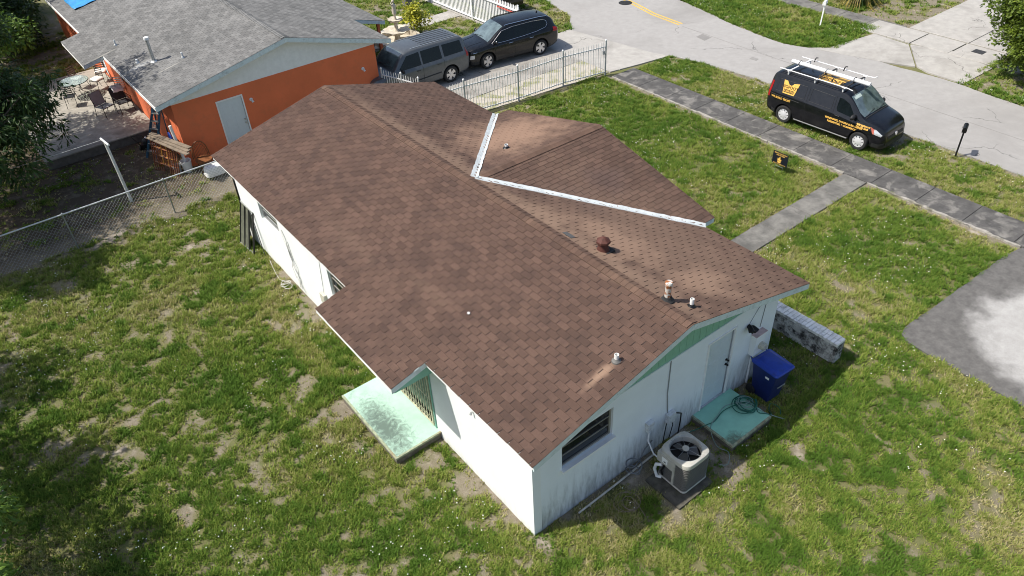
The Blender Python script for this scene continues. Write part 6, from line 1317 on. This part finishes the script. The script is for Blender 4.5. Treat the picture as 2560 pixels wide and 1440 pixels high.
drape((-.34,26.58,PZ+.90), 'white towel draped over the back of the charcoal armchair'); 
# ------------------------------------------------------------------ trees and shrubs
def leaf_mat(name, dark, light, tip=None):
    m, nt, b = newmat(name, 0.5, 0, 0.4); a = nd(nt, 'ShaderNodeAttribute', {'attribute_name': 'tone'}).outputs['Fac']
    c = mixc(nt, a, dark, light); nt.links.new(c, b.inputs['Base Color'])
    tr = nd(nt, 'ShaderNodeBsdfTranslucent', None, Color=c); ms = nd(nt, 'ShaderNodeMixShader', None, _0=0.28, _1=b.outputs[0], _2=tr.outputs[0]); nt.links.new(ms.outputs[0], nt.nodes['Material Output'].inputs[0]); return m
m_bark = simple('bark', (0.10, 0.075, 0.052), .95, var=.35, scale=9, bmp=.6, bscale=25)
def leaf_cloud(centers, nleaf, L, Wd, spread, droop, seed, tone0=.5):
    """folded leaves (two quads) in rosettes around the cluster centres"""
    rs = np.random.RandomState(seed); C = np.repeat(np.asarray(centers), nleaf, 0); n = len(C)
    d = rs.normal(size=(n, 3)); d /= np.linalg.norm(d, axis=1)[:, None]; d[:, 2] = d[:, 2]*.7-droop; d /= np.linalg.norm(d, axis=1)[:, None]
    base = C+d*spread*rs.rand(n, 1)**.6+rs.normal(0, spread*.15, (n, 3)); up = rs.normal(0, .5, (n, 3))+np.array([0, 0, 1.0])
    s = np.cross(d, up); s /= np.linalg.norm(s, axis=1)[:, None]; nn = np.cross(s, d); l = L*rs.uniform(.65, 1.25, (n, 1)); w_ = Wd*rs.uniform(.7, 1.2, (n, 1))
    p0 = base; p1 = base+d*l*.45+s*w_-nn*w_*.25; p2 = base+d*l-np.array([0, 0, 1])*l*.15; p3 = base+d*l*.45-s*w_-nn*w_*.25; pm = base+d*l*.5
    V = np.stack([p0, p1, p2, p3, pm], 1).reshape(-1, 3); k = (np.arange(n)*5)[:, None, None]; F = (np.array([[0, 1, 4], [1, 2, 4], [2, 3, 4], [3, 0, 4]])[None]+k).reshape(-1, 3)
    ct = np.repeat(rs.rand(len(centers)), nleaf); tone = np.clip(tone0+.45*(ct-.5)+rs.normal(0, .16, n), 0, 1)
    return V, F, np.repeat(tone, 4)
def lobes_points(lobes, per, seed, shell=.55):
    rs = np.random.RandomState(seed); P = []
    for (x, y, z, rx, ry, rz) in lobes:
        n = int(per*rx*ry*rz**.5); d = rs.normal(size=(n, 3)); d /= np.linalg.norm(d, axis=1)[:, None]; r_ = (shell+(1-shell)*rs.rand(n))*(1+.22*np.sin(d[:, 0]*5+x)*np.cos(d[:, 1]*4+y)+.15*np.sin(d[:, 2]*7))
        P.append(np.stack([x+d[:, 0]*r_*rx, y+d[:, 1]*r_*ry, z+d[:, 2]*r_*rz], -1))
    P = np.concatenate(P); return P[P[:, 2] > .25]
def tree(name, label, cat, base, lobes, per, nleaf, L, Wd, spread, droop, mat, seed, trunk=.18, group=None, limb_every=9):
    t = thing(name, label, cat, (base[0], base[1], -.04), group=group, world=True); P = lobes_points(lobes, per, seed)
    V, F, T = leaf_cloud(P, nleaf, L, Wd, spread, droop, seed+1); me = npmesh('crown', V, F, mat, {'tone': ('FACE', 'FLOAT', T)}); link('crown', me, t)
    r_ = random.Random(seed); mb = MB(); fork = Vector((base[0], base[1], base[2])); ctr = Vector(np.mean(P, 0)); mb.tube(smooth_pts([(base[0],base[1],-.1),(base[0]+.06,base[1]-.04,base[2]*.5),tuple(fork)], 3), [trunk*(1.25-.35*k/6) for k in range(7)], 10); mb.build('trunk', m_bark, t, True)
    mb = MB()
    for lb in lobes:
        c = Vector(lb[:3]); mid = fork.lerp(c, .5)+Vector((r_.uniform(-.2,.2), r_.uniform(-.2,.2), .2)); mb.tube(smooth_pts([fork-Vector((0,0,.15)), mid, c], 4), [trunk*(.7-.45*k/8) for k in range(9)], 7)
        near = [p for p in P[::limb_every] if (Vector(p)-c).length < max(lb[3:])*1.25]
        for p in near[:60]: q = Vector(p); s0 = c.lerp(mid, r_.random()*.6); mb.tube([s0, s0.lerp(q, .55)+Vector((0,0,.08)), q], [trunk*.16, trunk*.10, .008], 5, caps=False)
    mb.build('limbs', m_bark, t, True); return t
m_mango = leaf_mat('mango_leaf', (0.014, 0.038, 0.008), (0.065, 0.125, 0.018)); m_bright = leaf_mat('bright_leaf', (0.05, 0.12, 0.012), (0.19, 0.30, 0.035)); m_conif = leaf_mat('conifer_leaf', (0.030, 0.065, 0.008), (0.20, 0.27, 0.028)); m_crot = leaf_mat('croton_leaf', (0.15, 0.20, 0.02), (0.62, 0.58, 0.05))
tree('mango_tree', 'big dark leaved mango tree at the left edge over the patio', 'tree', (-6.4, 22.8, 2.0), [(-5.3,22.6,3.3,2.3,2.6,1.5),(-4.4,24.2,3.0,1.7,1.9,1.1),(-6.6,24.5,4.6,2.4,2.4,1.8),(-5.6,20.6,2.7,1.6,2.0,1.1),(-7.4,22.0,5.2,2.3,2.6,1.8),(-4.8,25.2,8.2,2.0,1.9,1.4),(-5.6,23.6,6.6,2.0,2.0,1.5),(-5.2,27.0,5.2,1.9,1.8,1.3),(-4.0,26.4,5.0,1.0,1.2,.8)], 34, 30, .24, .034, .34, .55, m_mango, 3, .26)
tree('mango_tree', 'mango tree outside the left edge whose shade falls on the lawn by the fence', 'tree', (-9.2, 18.9, 2.2), [(-8.5,18.8,4.6,1.9,1.5,1.3),(-9.3,20.0,5.4,1.5,1.5,1.2),(-7.9,17.4,4.4,1.1,1.1,.9)], 62, 30, .24, .036, .34, .5, m_mango, 8, .2)
tree('fruit_tree', 'leafy tree at the bottom left corner with bright green leaf tips', 'tree', (-9.6, 5.6, 1.6), [(-8.75,5.75,2.1,.95,1.2,.75),(-8.9,3.9,2.6,1.1,1.2,.9),(-9.9,6.0,3.6,1.7,1.9,1.1),(-10.2,3.9,4.2,1.7,1.7,1.1),(-9.3,2.4,4.4,1.7,1.6,1.1)], 46, 26, .17, .034, .24, .1, m_bright, 12, .16)
tree('fruit_tree', 'tree outside the lower left edge shading the lawn', 'tree', (-10.6, 9.6, 2.0), [(-10.3,9.4,4.0,1.6,1.9,1.2),(-10.2,13.2,4.0,1.4,1.5,1.1)], 55, 28, .18, .036, .28, .3, m_mango, 18, .16)
tree('street_tree', 'dense clumpy green tree at the top right corner across the street', 'tree', (28.6, 3.35, .6), [(28.7,3.3,1.5,1.3,1.4,1.1),(28.8,3.5,2.7,1.7,1.9,1.4),(29.1,3.3,4.0,2.0,2.2,1.6),(29.3,3.0,5.6,1.9,2.0,1.6)], 120, 40, .15, .045, .24, -.1, m_conif, 24, .17)
def shrub(name, label, base, lobes, per, nleaf, L, Wd, spread, mat, seed, stems=6):
    t = thing(name, label, 'shrub', (base[0], base[1], -.03), world=True); P = lobes_points(lobes, per, seed, .3); V, F, T = leaf_cloud(P, nleaf, L, Wd, spread, -.2, seed+1); link('foliage', npmesh('foliage', V, F, mat, {'tone': ('FACE', 'FLOAT', T)}), t)
    mb = MB(); r_ = random.Random(seed)
    for k in range(stems): q = P[r_.randrange(len(P))]; mb.tube([(base[0]+r_.uniform(-.08,.08),base[1]+r_.uniform(-.08,.08),-.05),((base[0]+q[0])/2,(base[1]+q[1])/2,q[2]*.6),tuple(q)], [.02,.014,.006], 5)
    mb.build('stems', m_bark, t); return t
shrub('croton_shrub', 'bright yellow green leafy shrub beside the fountain', (13.75, 25.9), [(13.75,25.9,.75,.62,.62,.6),(13.6,25.8,1.25,.45,.45,.42)], 240, 12, .16, .045, .14, m_crot, 31)
tree('fruit_tree', 'tree with bright leaf tips at the top left corner beyond the patio', 'tree', (-4.6, 35.6, 1.6), [(-2.7,33.8,2.3,1.1,1.2,.8),(-3.6,32.6,2.6,1.0,1.1,.7),(-4.6,36.5,4.4,2.4,2.4,1.5),(-2.6,38.0,4.6,1.8,2.0,1.3),(-4.9,33.5,3.6,1.7,1.7,1.2),(-4.5,41.0,5.0,2.5,2.5,1.8),(-2.5,42.8,4.5,2.0,2.0,1.5)], 36, 24, .2, .045, .3, .2, m_bright, 37, .16)
shrub('garden_bush', 'green bush beneath the mango tree next to the far patio corner', (-2.7, 37.0), [(-2.7,37.0,1.2,1.4,1.3,1.0),(-1.6,38.2,1.0,1.0,1.0,.8)], 60, 22, .2, .05, .3, m_mango, 39)
shrub('garden_bush', 'dark leafy bush at the top left corner beside the far end of the orange house', (-2.6, 41.5), [(-1.8,41.2,1.2,1.5,2.0,1.1),(-3.6,40.2,1.4,1.8,2.0,1.2),(-1.2,45.0,1.3,1.4,2.2,1.1),(-3.5,44.5,1.6,2.0,2.2,1.3)], 50, 24, .24, .055, .3, m_mango, 43, 10)
# screw pine across the street, only its skirt shows at the top edge
sp_ = thing('screw_pine', 'spiky plant with drooping yellowing leaves at the top edge across the street', 'plant', (32.3, 13.3, -.03)); r = random.Random(3); V = []; F = []; T = []
for k in range(150):
    a = r.uniform(0, 2*math.pi); el = r.uniform(-.6, 1.2); L = r.uniform(.9, 1.5); d = Vector((math.cos(a), math.sin(a), 0)); s2 = Vector((-d.y, d.x, 0)); b0 = Vector((0,0,r.uniform(.8,1.3))); o = len(V)
    for j in range(4):
        t = j/3; p = b0+d*L*t+Vector((0,0,L*(el*t-1.3*t*t))); p.z = max(p.z, .03); w_ = .045*(1-t*.85); V += [tuple(p-s2*w_), tuple(p+s2*w_+Vector((0,0,.01)))]
    for j in range(3): F.append((o+2*j, o+2*j+1, o+2*j+3, o+2*j+2)); T.append(r.random() if el > 0 else .85)
link('leaves', npmesh('leaves', np.array(V), np.array(F), leaf_mat('screw_pine_leaf', (0.03,0.07,0.012), (0.36,0.27,0.06)), {'tone': ('FACE','FLOAT',T)}, 4), sp_); MB().tube([(0,0,-.05),(0,0,1.1)], [.14,.10], 10).build('stem', m_bark, sp_, True)
for o in bpy.data.objects:
    if '_w' in o: del o['_w']
